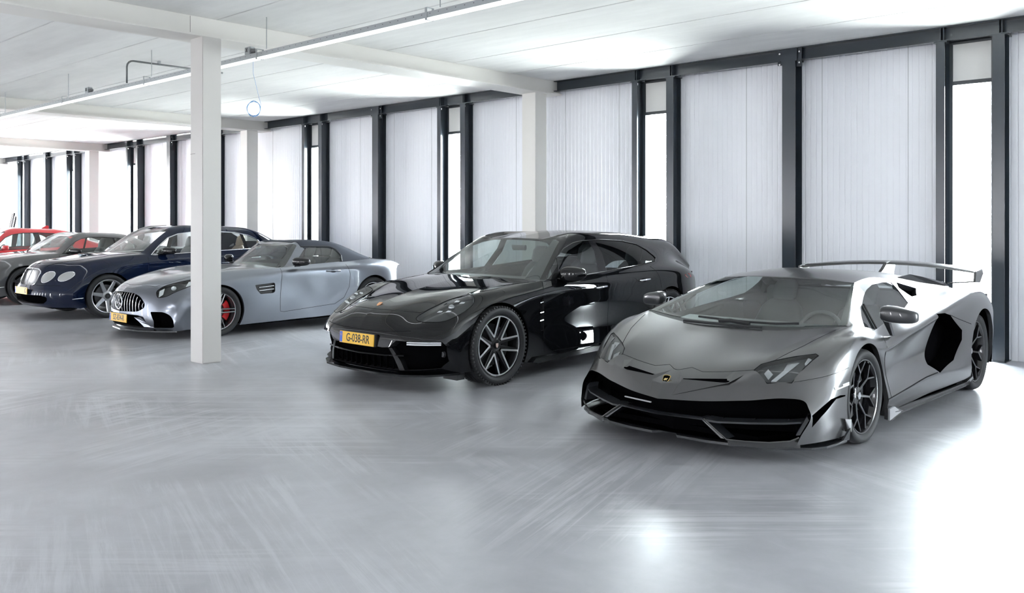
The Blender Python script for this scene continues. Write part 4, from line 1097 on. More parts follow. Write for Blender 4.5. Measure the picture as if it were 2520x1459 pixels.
def build_wagon():
    root = empty('estate_car', (WX, WY, 0)); tag(root, 'glossy black sports estate car with yellow number plate', 'car')
    S = wagon(); S.freeze(); bm = S.bm; paint = CM['blackpaint']
    A_ = [(0, .372, .412), (2.95, .372, .412)]
    cut_arches(S, A_)
    ws = [(-.01,.483),(.22,.488),(.418,.515),(.574,.557),(.75,.64),(.84,.70),(.632,1.265),(.60,1.262),(.374,1.215),(-.01,1.188)]
    R = detach(bm, cut(bm, ws, 'z', jpred(S, -1, 2.02, 7, 11)))
    inner = dupbm(R)
    finish(R, 'windscreen', CM['glass'], root)
    bd = [(.70,.60),(.855,.70),(.64,1.275),(.60,1.262),(.56,1.25)]
    fr = detach(inner, cut(inner, bd, 'z')); offset(fr, -.003); finish(fr, 'screen_border', CM['matt'], root)
    lo = detach(inner, cut(inner, [(-.02,.44),(.22,.45),(.418,.475),(.574,.52),(.86,.66),(.86,.74),(.72,.655),(.574,.595),(.418,.553),(.22,.526),(-.02,.52)], 'z')); offset(lo, -.003); finish(lo, 'cowl_strip', CM['matt'], root)
    wp = [(.745,.962),(.90,1.075),(1.06,1.18),(1.23,1.262),(1.43,1.318),(1.62,1.343),(1.95,1.350),(2.35,1.330),(2.62,1.285),(2.77,1.215),(2.85,1.145),(2.86,1.115),(2.79,1.085),(2.5,1.056),(2.12,1.030),(1.77,1.007),(1.38,.985),(.95,.972)]
    W = detach(bm, cut(bm, wp, 'x', jpred(S, 2.0, 3.6, 7))); offset(W, -.003)
    pl = detach(W, cut(W, [(1.72,1.40),(1.83,1.40),(1.86,1.19),(1.76,.95),(1.62,.95),(1.74,1.23)], 'x')); both(pl, 'door_pillar', CM['black'], root)
    rg = detach(W, cut(W, [(1.82,1.40),(3.0,1.40),(3.0,.9),(1.76,.9),(1.86,1.19)], 'x')); both(rg, 'rear_side_window', CM['dglass'], root)
    both(W, 'front_side_window', CM['glass'], root)
    edge_tube(S, root, wp, 'x', .007, CM['black'], 'window_trim')
    edge_tube(S, root, [(1.06,1.17),(1.0,1.08),(.95,.985)], 'x', .006, CM['black'], 'window_divider', closed=False)
    # headlamps
    lp = smooth_curve([(.56,-.712),(.565,-.60),(.59,-.47),(.61,-.34),(.66,-.25),(.74,-.218),(.82,-.225),(.875,-.27),(.888,-.36),(.862,-.50),(.80,-.62),(.72,-.692),(.62,-.730)], 3, True)
    H = detach(bm, cut(bm, lp, 'z', jpred(S, .8, 4.9, 2.5, 7)))
    H2 = offset(dupbm(H), -.05); both(H2, 'lamp_housing', CM['lampdark'], root)
    both(rim(H, -.05), 'lamp_rim', CM['lampdark'], root, custom=False)
    both(H, 'headlamp_lens', CM['lens'], root, 'clear teardrop headlamp cover')
    edge_tube(S, root, lp, 'z', .0035, CM['gap'], 'lamp_seal')
    def leds(mb):
        for (x, y) in ((.70,-.56),(.78,-.52),(.72,-.36),(.81,-.37)):
            q = S.hit('z', (x, y), -.022); mb.slab([q+Vector((-.030,-.004,-.002)), q+Vector((.026,.004,.004)), q+Vector((.030,.006,.010)), q+Vector((-.014,.002,.010))], (0,.012,.006))
    mirror_mb(leds, 'lamp_led', CM['led'], root)
    def proj_(mb):
        q = S.hit('z', (.745,-.45), -.035); v, f = pod(q, .034, .030, .030, 16, 10, 2.0); mb.add(v, f)
    mirror_mb(proj_, 'lamp_projector', CM['lampin'], root, smooth=True)
    # lower air intake
    ip = [(-.01,.405),(.24,.405),(.34,.398),(.42,.405),(.50,.470),(.86,.470),(.885,.43),(.885,.29),(.83,.222),(.5,.190),(-.01,.198)]
    I = detach(bm, cut(bm, ip, 'y', lambda f: f.calc_center_median().y < -.3)); I2 = dupbm(I)
    for v in I2.verts: v.co.y += .09; v.co.x *= .97
    finish(I2, 'lower_grille', CM['well'], root); finish(rim(I, (0,.09,0)), 'grille_wall', CM['matt'], root, custom=False)
    for k in range(-5, 6): MB().box(k*.085-.006, k*.085+.006, -.905+abs(k)*.007, -.86, .20, .315).build('grille_slat', CM['well'], root)
    g = MB(); g.tube([(-.56,-.855,.335),(-.35,-.905,.325),(0,-.93,.32),(.35,-.905,.325),(.56,-.855,.335)], .009, 6); g.build('grille_bar', CM['black'], root)
    def drl(mb):
        for z in (.455,.437):
            P_ = [(.585,-.835),(.66,-.80),(.75,-.735),(.84,-.645)]
            mb.add([(x,y-.012,z-.006) for x,y in P_]+[(x,y-.012,z+.006) for x,y in P_]+[(x,y+.02,z-.006) for x,y in P_]+[(x,y+.02,z+.006) for x,y in P_],
              [(i,i+1,4+i+1,4+i) for i in range(3)]+[(4+i,5+i,13+i,12+i) for i in range(3)]+[(i+1,i,8+i,9+i) for i in range(3)])
    mirror_mb(drl, 'daytime_light_bar', CM['led'], root)
    def strut_(mb): mb.slab([(.40,-.905,.395),(.44,-.90,.40),(.52,-.86,.28),(.55,-.84,.20),(.50,-.86,.195),(.46,-.885,.30)], (0,.05,0))
    mirror_mb(strut_, 'intake_blade', CM['black'], root)
    def fog(mb): mb.lathe([(0.0,.0),(.0,.024),(.02,.030)], (.815,-.62,.345), 'y', 20)
    mirror_mb(fog, 'fog_lamp', CM['lampdark'], root)
    lipm = MB()
    for s_ in (1, -1):
        P_ = [(0,-.955,.165),(.3,-.945,.165),(.58,-.885,.165),(.76,-.77,.168),(.86,-.64,.172),(.91,-.50,.175)]
        n = len(P_); b = len(lipm.v); lipm.v += [(x*s_,y,z) for x,y,z in P_]+[(x*s_,y,z-.018) for x,y,z in P_]+[(x*s_*.95,y+.12,z-.02) for x,y,z in P_]+[(x*s_*.96,y+.06,z+.01) for x,y,z in P_]
        for i in range(n-1):
            for a, c in ((0,1),(1,2),(3,0)): lipm.f.append((b+a*n+i, b+a*n+i+1, b+c*n+i+1, b+c*n+i)); lipm.m.append(0)
    lipm.build('front_lip', paint, root)
    # side air breather
    bp = [(.585,.775),(.645,.775),(.655,.46),(.612,.46)]
    B_ = detach(bm, cut(bm, bp, 'x', lambda f: f.calc_center_median().x > .5)); B2 = offset(dupbm(B_), -.03)
    both(B2, 'air_breather', CM['matt'], root); both(rim(B_, -.03), 'breather_wall', CM['matt'], root, custom=False)
    def br(mb):
        for z in (.74,.64,.56): mb.tube([S.hit('x',(.592,z),-.004), S.hit('x',(.648,z+.006),-.006)], .006, 6)
    mirror_mb(br, 'breather_blade', CM['chrome'], root)
    finish(bm, 'body', paint, root)
    g = MB()
    seam(S, 'z', [(0,-.765),(.28,-.745),(.42,-.69),(.53,-.635),(.555,-.60),(.575,-.47),(.60,-.33),(.65,-.20),(.735,.10),(.81,.42),(.845,.64)], g, .0026)
    g.build('bonnet_gap', CM['gap'], root)
    g = MB(); seam(S, 'y', [(0,.541),(.35,.543),(.62,.560)], g, .004, -.002); g.build('nose_gap', CM['gap'], root)
    g = MB()
    seam(S, 'x', [(.68,.945),(.645,.86),(.64,.78)], g); seam(S, 'x', [(.655,.46),(.66,.24)], g)
    seam(S, 'x', [(1.72,.985),(1.71,.87),(1.71,.75),(1.735,.42),(1.74,.245)], g)
    seam(S, 'x', [(2.62,1.03),(2.70,.90),(2.74,.78)], g); seam(S, 'x', [(.66,.24),(1.74,.245),(2.5,.25)], g)
    g.build('door_gap', CM['gap'], root)
    door_handle(S, root, 1.48, .843, 1.67, .852, CM['chrome']); door_handle(S, root, 2.29, .884, 2.48, .892, CM['chrome'])
    # sills
    def sill(mb): mb.prism([(.44,.165),(.50,.205),(2.46,.235),(2.52,.20),(2.46,.185),(.52,.145)], 'x', .925, .968)
    mirror_mb(sill, 'side_sill', paint, root, bevel=.006)
    # mirrors
    def mr(mb):
        v, f = pod((1.015,1.03,1.010), .125, .085, .082, 22, 14, 2.5, (0.05,0.005), 0.20); mb.add(v, f)
        mb.slab([(.885,.88,.945),(.885,1.0,.945),(.96,1.06,.96),(.96,.98,.96)], (0,0,.022))
    mirror_mb(mr, 'door_mirror', paint, root, smooth=True)
    def ms(mb): mb.slab([S.hit('x',(.76,.965),.004), S.hit('x',(.95,.985),.004), S.hit('x',(1.0,1.09),.004)], (.004,0,0))
    mirror_mb(ms, 'mirror_base', CM['black'], root)
    number_plate(root, (0,-.962,.452), 'G-038-RR', .06)
    MB().box(-.275,.275,-.957,-.93,.395,.512).build('plate_holder', CM['matt'], root, bevel=.004)
    bq = S.hit('z', (0,-.69), .002); b = MB().prism([(-.024,.030),(.024,.030),(.024,-.004),(.014,-.022),(0,-.032),(-.014,-.022),(-.024,-.004)], 'z', 0, .003).build('bonnet_crest', mat('copper_crest', (0.75,0.38,0.2), 0.35, metal=0.7), root)
    b.matrix_local = Matrix.Translation(bq) @ Matrix.Rotation(math.radians(32), 4, 'X')
    # tail lamps, roof rails
    def tl(mb): 
        q = [S.hit('x', p, .003) for p in [(3.30,.905),(3.48,.915),(3.62,.89),(3.58,.86),(3.38,.865)]]; mb.slab(q, (-.012,0,0))
    mirror_mb(tl, 'tail_lamp', CM['redlens'], root)
    MB().prism([(-.60,3.95),(.60,3.95),(.72,3.84),(.72,3.80),(-.72,3.80),(-.72,3.84)], 'z', .27, .92).build('tail_panel', paint, root)
    MB().prism([(-.60,-.80),(.60,-.80),(.84,-.50),(.62,-.44),(.62,.45),(.90,.5),(.90,2.5),(.62,2.52),(.62,3.40),(.80,3.5),(.75,3.85),(-.75,3.85),(-.80,3.5),(-.62,3.40),(-.62,2.52),(-.90,2.5),(-.90,.5),(-.62,.45),(-.62,-.44),(-.84,-.50)], 'z', .15, .19).build('underbody', CM['well'], root)
    MB().box(.70,.88,-.50,-.40,.10,.16).build('air_deflector', CM['matt'], root)
    wheel_wells(root, [(0,.372,.425,.925),(2.95,.372,.425,.93)], .5)
    rm = [mat('dark_alloy', (0.015,0.015,0.017), 0.2, coat=.5), mat('machined_alloy', (0.92,0.92,0.93), 0.3, metal=0.9)]
    for sd in (1, -1):
        for y in (0, 2.95):
            build_wheel(root, 'wheel', sd*.822, y, .374, .275, .296, v_rim, rm, CM['tyre'], CM['matt'], CM['matt'], sd, .2, tread=True, cap=crest_cap)
    lt = CM['leather_dark']
    cabin(root, [(.52,.80),(.62,.94),(1.02,.965),(1.12,.90),(1.12,.5),(.52,.5)], .36, [(-.38,1.75,.50,.30,None),(.38,1.75,.50,.30,None),(-.38,2.65,.50,.30,None),(.38,2.65,.50,.30,None)], (.38,1.20,.90), lt)
    def hp(mb): mb.box(-.0,.06,1.26,1.30,1.28,1.30)
    MB().slab([(-.11,1.30,1.29),(.11,1.30,1.29),(.10,1.31,1.23),(-.10,1.31,1.23)], (0,.03,0)).build('rear_view_mirror', lt, root, bevel=.008)
build_wagon()
# ============================================================ CAR 3: silver roadster with a grey fabric roof
CM['silver'] = mat('silver_metallic_paint', (0.20,0.215,0.25), 0.28, metal=0.85, coat=0.8, coat_rough=0.04)
CM['fabric'] = mat('dark_grey_roof_fabric', (0.055,0.06,0.075), 0.9, spec=0.1)
RX, RY = -11.97, 6.15
def roadster():
    L = [
     [(0,-.86,.12),(0,-.93,.20),(0,-.945,.42),(0,-.905,.605),(0,-.80,.70),(0,-.50,.80),(0,0,.885),(0,.5,.915),(0,.90,.922),(0,1.17,1.09),(0,1.38,1.215),(0,1.75,1.262),(0,2.2,1.245),(0,2.7,1.09),(0,3.05,.965),(0,3.35,.932),(0,3.6,.86)],
     [(.30,-.83,.12),(.31,-.89,.20),(.31,-.895,.42),(.31,-.865,.60),(.31,-.765,.70),(.33,-.48,.80),(.36,.02,.885),(.38,.5,.916),(.40,.95,.915),(.37,1.20,1.085),(.34,1.41,1.21),(.34,1.75,1.252),(.34,2.2,1.232),(.36,2.68,1.075),(.38,3.0,.962),(.38,3.32,.93),(.38,3.55,.86)],
     [(.55,-.76,.12),(.57,-.81,.20),(.58,-.81,.40),(.58,-.765,.56),(.58,-.67,.665),(.61,-.42,.775),(.65,.02,.87),(.70,.5,.90),(.775,1.09,.875),(.67,1.31,1.04),(.585,1.49,1.19),(.59,1.75,1.208),(.60,2.12,1.180),(.64,2.50,1.04),(.67,2.85,.955),(.66,3.2,.92),(.62,3.42,.85)],
     [(.70,-.67,.12),(.73,-.72,.20),(.75,-.71,.38),(.75,-.65,.53),(.75,-.55,.64),(.78,-.35,.745),(.82,.02,.83),(.85,.5,.862),(.865,1.12,.885),(.86,1.32,.898),(.855,1.5,.910),(.85,1.75,.922),(.84,2.1,.935),(.81,2.5,.95),(.80,2.8,.94),(.77,3.08,.90),(.70,3.30,.83)],
     [(.79,-.61,.12),(.82,-.63,.20),(.85,-.61,.36),(.86,-.60,.48),(.865,-.50,.58),(.89,-.30,.68),(.915,.02,.745),(.925,.5,.77),(.925,1.0,.80),(.925,1.3,.81),(.925,1.5,.82),(.925,1.75,.825),(.93,2.1,.84),(.935,2.5,.86),(.925,2.75,.855),(.88,3.0,.82),(.77,3.22,.75)],
     [(.84,-.60,.12),(.87,-.61,.20),(.89,-.57,.32),(.905,-.50,.42),(.915,-.42,.50),(.935,-.26,.57),(.95,.02,.61),(.945,.5,.61),(.925,1.0,.61),(.92,1.3,.62),(.925,1.5,.63),(.93,1.75,.64),(.95,2.1,.67),(.96,2.5,.70),(.95,2.75,.70),(.905,3.0,.68),(.80,3.2,.64)],
     [(.87,-.55,.12),(.895,-.53,.17),(.915,-.48,.24),(.925,-.43,.29),(.93,-.37,.33),(.94,-.24,.36),(.95,.02,.38),(.945,.5,.35),(.93,1.0,.33),(.93,1.3,.325),(.93,1.5,.32),(.935,1.75,.33),(.945,2.1,.36),(.955,2.5,.40),(.945,2.75,.42),(.905,3.0,.42),(.80,3.2,.42)],
     [(.88,-.52,.12),(.90,-.50,.125),(.91,-.46,.13),(.915,-.41,.13),(.92,-.36,.13),(.925,-.24,.13),(.93,.02,.13),(.93,.5,.135),(.93,1.0,.14),(.93,1.3,.145),(.93,1.5,.145),(.93,1.75,.15),(.935,2.1,.16),(.935,2.5,.18),(.92,2.75,.20),(.88,3.0,.24),(.78,3.2,.28)],
    ]
    return Surf(L, {0:[8],1:[8],2:[8]})
def twin_rim(m, r, hw):
    n = 5
    for k in range(n):
        a = 2*PI*k/n+0.0
        for s_ in (-1, 1):
            m.mi = 0; spoke_bar(m, pol(.05, a+s_*.5), pol(r, a+s_*.085), .022, .020, hw*.5, hw*.78, .03, .03)
            m.mi = 1; spoke_bar(m, pol(.05, a+s_*.5), pol(r, a+s_*.085), .012, .010, hw*.52, hw*.80, .006, .006, .1)
        m.mi = 0
    m.lathe([(hw*.3, .07), (hw*.52, .066), (hw*.56, .045), (hw*.57, 0)], (0,0,0), 'x', 26)
    m.mi = 1; m.lathe([(hw*.815, r+.006), (hw*.88, r+.006), (hw*.88, r-.003), (hw*.815, r-.003)], (0,0,0), 'x', 80, closed=True); m.mi = 0
def build_roadster():
    root = empty('roadster_car', (RX, RY, 0)); tag(root, 'silver two-seat roadster with closed dark fabric roof', 'car')
    S = roadster(); S.freeze(); bm = S.bm; paint = CM['silver']
    cut_arches(S, [(0, .338, .362), (2.63, .345, .375)])
    R = detach(bm, cut(bm, [(-.01,.885),(.20,.895),(.40,.935),(.60,.99),(.74,1.085),(.755,1.13),(.57,1.455),(.545,1.46),(.30,1.385),(-.01,1.36)], 'z', jpred(S, -1, 2.02, 7.5, 11)))
    inner = dupbm(R); finish(R, 'windscreen', CM['glass'], root)
    fr = detach(inner, cut(inner, [(.66,1.0),(.76,1.12),(.57,1.47),(.50,1.46)], 'z')); offset(fr, -.003); finish(fr, 'screen_border', CM['matt'], root)
    wp = rounded([(1.22,.912),(1.40,1.035),(1.55,1.15),(1.63,1.168),(2.0,1.158),(2.09,1.115),(2.125,1.03),(2.08,.945),(1.75,.932),(1.45,.92)], [0,0,.03,.03,.05,.04,.03,0,0,0])
    W = detach(bm, cut(bm, wp, 'x', jpred(S, 2.0, 3.3, 7.5))); offset(W, -.004); both(W, 'side_window', CM['glass'], root)
    T = detach(bm, cut(bm, [(1.50,1.5),(1.50,1.19),(1.56,1.13),(1.62,1.0),(1.95,1.0),(2.05,.938),(2.3,.948),(2.62,.962),(2.95,.99),(3.02,1.02),(3.02,1.5)], 'x', jpred(S, -1, 3.15)))
    offset(T, .004); finish(T, 'fabric_roof', CM['fabric'], root)
    edge_tube(S, root, [(1.50,1.175),(1.63,1.18),(2.0,1.17),(2.10,1.125),(2.14,1.03),(2.095,.945)], 'x', .010, CM['matt'], 'window_seal', closed=False)
    g = MB(); seam(S, 'z', [(0,3.03),(.3,2.99),(.5,2.90),(.62,2.80)], g, .005); g.build('roof_gap', CM['gap'], root)
    # grille
    gp = rounded([(-.01,.612),(.27,.604),(.41,.565),(.505,.47),(.50,.415),(.39,.362),(-.01,.352)], [0,.04,.08,.04,.04,.05,0])
    G = detach(bm, cut(bm, gp, 'y', lambda f: f.calc_center_median().y < -.3)); G2 = dupbm(G)
    for v in G2.verts: v.co.y += .05
    finish(G2, 'grille_back', CM['well'], root); finish(rim(G, (0,.05,0)), 'grille_wall', CM['chrome'], root, custom=False)
    for k in range(-8, 9):
        x = k*.059
        if abs(x) > .48: continue
        zt = .600-.0*abs(x) if abs(x) < .28 else .600-(abs(x)-.28)*.62; zb = .362 if abs(x) < .36 else .362+(abs(x)-.36)*.45
        b = MB(); p = [S.hit('y', (abs(x), zb+(zt-zb)*t/6)) for t in range(7)]
        b.tube([((q.x if x >= 0 else -q.x), q.y+.006-.012*math.sin(PI*t/6), q.z) for t, q in enumerate(p)], .0065, 6); b.build('grille_bar', CM['chrome'], root)
    st = MB(); cy = -.955
    st.tube([(.098*math.cos(a), cy, .482+.098*math.sin(a)) for a in [2*PI*k/40 for k in range(40)]], .010, 8, closed=True)
    for a in (PI/2, PI/2+2*PI/3, PI/2-2*PI/3):
        d = (math.cos(a), math.sin(a)); n_ = (-d[1], d[0]); st.slab([(n_[0]*.016,cy-.004,.482+n_[1]*.016),(d[0]*.095,cy-.004,.482+d[1]*.095),(-n_[0]*.016,cy-.004,.482-n_[1]*.016)], (0,.010,0))
    st.build('round_star_emblem', CM['chrome'], root)
    # headlamps
    lp = rounded([(.575,-.715),(.60,-.60),(.70,-.42),(.80,-.22),(.845,-.17),(.86,-.25),(.82,-.45),(.73,-.64),(.64,-.73)], .05)
    H = detach(bm, cut(bm, lp, 'z', jpred(S, .8, 4.6, 2.2, 7))); H2 = offset(dupbm(H), -.045); both(H2, 'lamp_housing', CM['lampdark'], root)
    both(rim(H, -.045), 'lamp_rim', CM['matt'], root, custom=False); both(H, 'headlamp_lens', CM['lens'], root); edge_tube(S, root, lp, 'z', .004, CM['gap'], 'lamp_seal')
    def lr(mb):
        def p(x, y, o=-.02): return S.hit('z', (x, y), o)
        mb.slab([p(.60,-.69),p(.64,-.72),p(.665,-.67),p(.625,-.63)], (0,.004,.012)); mb.slab([p(.76,-.36),p(.80,-.42),p(.845,-.26),p(.825,-.22)], (0,.004,.012))
        v, f = pod(p(.70,-.54,-.03), .035, .035, .03, 14, 8, 2); mb.add(v, f)
    mirror_mb(lr, 'lamp_reflector', CM['led'], root)
    # lower intakes
    ip = rounded([(.60,.372),(.76,.372),(.82,.33),(.865,.22),(.865,.175),(.82,.160),(.62,.160),(.66,.24)], [.02,.05,.04,.03,.02,.03,.0,.03])
    I = detach(bm, cut(bm, ip, 'y', lambda f: f.calc_center_median().y < -.2)); I2 = dupbm(I)
    for v in I2.verts: v.co.y += .10
    both(I2, 'intake_back', CM['well'], root); both(rim(I, (0,.10,0)), 'side_intake_wall', CM['well'], root, custom=False)
    ic = [(-.01,.325),(.40,.318),(.50,.30),(.58,.165),(.52,.150),(-.01,.150)]
    I = detach(bm, cut(bm, ic, 'y', lambda f: f.calc_center_median().y < -.2)); I2 = dupbm(I)
    for v in I2.verts: v.co.y += .10
    finish(I2, 'centre_intake', CM['well'], root); finish(rim(I, (0,.10,0)), 'centre_intake_wall', CM['matt'], root, custom=False)
    def wing(mb): mb.slab([(.30,-.885,.285),(.42,-.86,.295),(.52,-.82,.22),(.62,-.77,.165),(.48,-.83,.165),(.38,-.865,.24)], (0,.03,0))
    mirror_mb(wing, 'bumper_blade', paint, root)
    MB().prism([(-.86,-.57),(-.72,-.70),(-.4,-.87),(0,-.94),(.4,-.87),(.72,-.70),(.86,-.57),(.7,-.5),(-.7,-.5)], 'z', .10, .118).build('front_splitter', CM['carbon'], root)
    # side vents
    vp = rounded([(.534,.668),(.84,.687),(.86,.67),(.86,.56),(.83,.54),(.62,.536),(.56,.60)], .015)
    V = detach(bm, cut(bm, vp, 'x', lambda f: f.calc_center_median().x > .6)); V2 = offset(dupbm(V), -.03)
    both(V2, 'side_vent', CM['matt'], root); both(rim(V, -.03), 'vent_wall', CM['matt'], root, custom=False)
    def vb(mb):
        for z in (.635,.590): mb.tube([S.hit('x',(.60,z-.004),-.004), S.hit('x',(.84,z+.008),-.004)], .006, 6)
    mirror_mb(vb, 'vent_fin', CM['satin'], root)
    finish(bm, 'body', paint, root)
    g = MB(); seam(S, 'x', [(.985,.880),(.965,.70),(.945,.45),(.945,.275),(1.0,.262),(1.886,.318),(2.05,.40),(2.14,.56),(2.165,.75),(2.13,.90)], g, .003)
    g.build('door_gap', CM['gap'], root)
    g = MB(); seam(S, 'z', [(0,-.80),(.3,-.765),(.50,-.69),(.585,-.55),(.64,-.35),(.70,.0),(.745,.5),(.76,.95)], g, .0025); g.build('bonnet_gap', CM['gap'], root)
    door_handle(S, root, 1.74, .815, 1.99, .813, paint)
    def mr(mb):
        v, f = pod((1.02,1.24,.972), .115, .075, .062, 20, 12, 2.8, (.04,0), .15); mb.add(v, f)
        mb.slab([(.90,1.20,.895),(.90,1.30,.895),(.97,1.26,.925),(.97,1.20,.925)], (0,0,.02))
    mirror_mb(mr, 'door_mirror', CM['black'], root, smooth=True)
    number_plate(root, (0,-.965,.268), 'SZ-834-R', .04)
    MB().prism([(-.6,-.75),(.6,-.75),(.82,-.45),(.6,-.40),(.6,.42),(.9,.46),(.9,2.18),(.6,2.2),(.6,3.0),(.8,3.05),(.7,3.3),(-.7,3.3),(-.8,3.05),(-.6,3.0),(-.6,2.2),(-.9,2.18),(-.9,.46),(-.6,.42),(-.6,-.40),(-.82,-.45)], 'z', .12, .16).build('underbody', CM['well'], root)
    MB().prism([(-.50,3.42),(.50,3.42),(.62,3.24),(.62,3.2),(-.62,3.2),(-.62,3.24)], 'z', .28, .74).build('tail_panel', paint, root)
    wheel_wells(root, [(0,.338,.372,.93),(2.63,.345,.385,.94)], .5)
    rm = [mat('dark_grey_alloy', (0.03,0.03,0.033), .25, coat=.4), mat('bright_machined_alloy', (0.75,0.75,0.77), .2, metal=1)]
    for sd in (1, -1):
        build_wheel(root, 'wheel', sd*.80, 0, .338, .265, .262, twin_rim, rm, CM['tyre'], CM['disc'], CM['red'], sd, .195)
        build_wheel(root, 'wheel', sd*.795, 2.63, .345, .285, .27, twin_rim, rm, CM['tyre'], CM['disc'], CM['red'], sd, .19)
    cabin(root, [(.95,.80),(1.05,.905),(1.38,.92),(1.45,.86),(1.45,.5),(.95,.5)], .30, [(-.36,1.95,.42,.32,None),(.36,1.95,.42,.32,None)], (.36,1.52,.82), CM['leather_dark'], tub=(1.0,2.6))
build_roadster()

# ============================================================ CAR 4: dark blue luxury saloon (and the body shape of its coupe sister)
CM['navy'] = mat('dark_navy_paint', (0.003,0.008,0.028), 0.6, spec=0.0, coat=1.0, coat_rough=0.02)
CM['gun'] = mat('gunmetal_paint', (0.115,0.118,0.122), 0.28, metal=0.55, coat=0.9, coat_rough=0.03)
CM['redpaint'] = mat('bright_red_paint', (0.50,0.012,0.02), 0.3, coat=1.0, coat_rough=0.03)
CM['mesh'] = mat('dark_chrome_mesh', (0.10,0.10,0.105), 0.35, metal=0.9)
CM['round_lens'] = mat('round_lamp_glass', (0.42,0.43,0.42), 0.2, coat=1.0)
def saloon_lines():
    return [
     [(0,-.87,.20),(0,-.95,.28),(0,-.97,.45),(0,-.90,.58),(0,-.80,.825),(0,-.40,.945),(0,0,1.0),(0,.25,1.025),(0,.45,1.04),(0,.80,1.235),(0,1.10,1.402),(0,1.9,1.487),(0,2.6,1.462),(0,3.05,1.375),(0,3.52,1.16),(0,3.9,1.11),(0,4.2,1.06)],
     [(.30,-.86,.20),(.31,-.94,.28),(.31,-.955,.45),(.31,-.89,.58),(.31,-.79,.80),(.34,-.38,.94),(.38,.02,.997),(.40,.27,1.022),(.42,.48,1.035),(.38,.83,1.23),(.35,1.12,1.397),(.35,1.9,1.476),(.35,2.6,1.45),(.36,3.0,1.365),(.38,3.48,1.155),(.38,3.9,1.105),(.38,4.18,1.06)],
     [(.55,-.81,.20),(.56,-.88,.28),(.57,-.895,.45),(.56,-.82,.58),(.54,-.68,.765),(.62,-.30,.92),(.69,.05,.978),(.74,.30,1.003),(.775,.60,1.022),(.69,.88,1.22),(.60,1.17,1.387),(.60,1.9,1.42),(.60,2.6,1.395),(.62,2.95,1.32),(.64,3.40,1.14),(.66,3.9,1.085),(.64,4.12,1.04)],
     [(.70,-.73,.20),(.72,-.78,.28),(.73,-.79,.45),(.72,-.70,.58),(.71,-.56,.74),(.78,-.22,.885),(.84,.05,.935),(.87,.32,.955),(.885,.66,.975),(.885,.9,.985),(.88,1.2,.998),(.875,1.9,1.022),(.86,2.6,1.048),(.85,3.0,1.06),(.83,3.4,1.06),(.80,3.85,1.03),(.76,4.05,1.0)],
     [(.80,-.66,.20),(.82,-.69,.29),(.84,-.69,.44),(.84,-.60,.56),(.845,-.46,.69),(.88,-.18,.81),(.92,.05,.86),(.935,.32,.88),(.94,.66,.895),(.94,.9,.90),(.94,1.2,.905),(.94,1.9,.915),(.94,2.6,.935),(.945,3.0,.95),(.93,3.4,.95),(.88,3.8,.93),(.82,4.0,.90)],
     [(.86,-.58,.20),(.88,-.60,.30),(.90,-.585,.42),(.905,-.50,.52),(.91,-.40,.61),(.93,-.15,.68),(.955,.05,.71),(.955,.32,.72),(.955,.66,.72),(.955,.9,.72),(.955,1.2,.72),(.955,1.9,.73),(.96,2.6,.75),(.965,3.0,.76),(.95,3.4,.76),(.90,3.8,.74),(.84,4.0,.72)],
     [(.90,-.50,.19),(.915,-.49,.25),(.925,-.46,.32),(.93,-.40,.38),(.935,-.34,.42),(.945,-.14,.44),(.955,.05,.45),(.955,.32,.45),(.95,.66,.45),(.95,.9,.45),(.95,1.2,.45),(.95,1.9,.45),(.955,2.6,.46),(.96,3.0,.47),(.95,3.4,.48),(.90,3.8,.48),(.84,4.0,.48)],
     [(.915,-.44,.18),(.92,-.42,.185),(.925,-.40,.19),(.93,-.36,.19),(.93,-.30,.19),(.935,-.14,.19),(.935,.05,.19),(.935,.32,.19),(.935,.66,.19),(.935,.9,.19),(.935,1.2,.19),(.935,1.9,.19),(.94,2.6,.20),(.94,3.0,.22),(.92,3.4,.24),(.87,3.8,.26),(.81,4.0,.28)],
    ]
def five_rim(n, w0, w1, ph=0.2):
    def f(m, r, hw):
        for k in range(n):
            a = ph+2*PI*k/n; spoke_bar(m, pol(.05, a), pol(r*1.0, a), w0, w1, hw*.50, hw*.80, .03, .03, .3)
        m.lathe([(hw*.3, .085), (hw*.50, .082), (hw*.58, .065), (hw*.60, 0)], (0,0,0), 'x', 30)
    return f
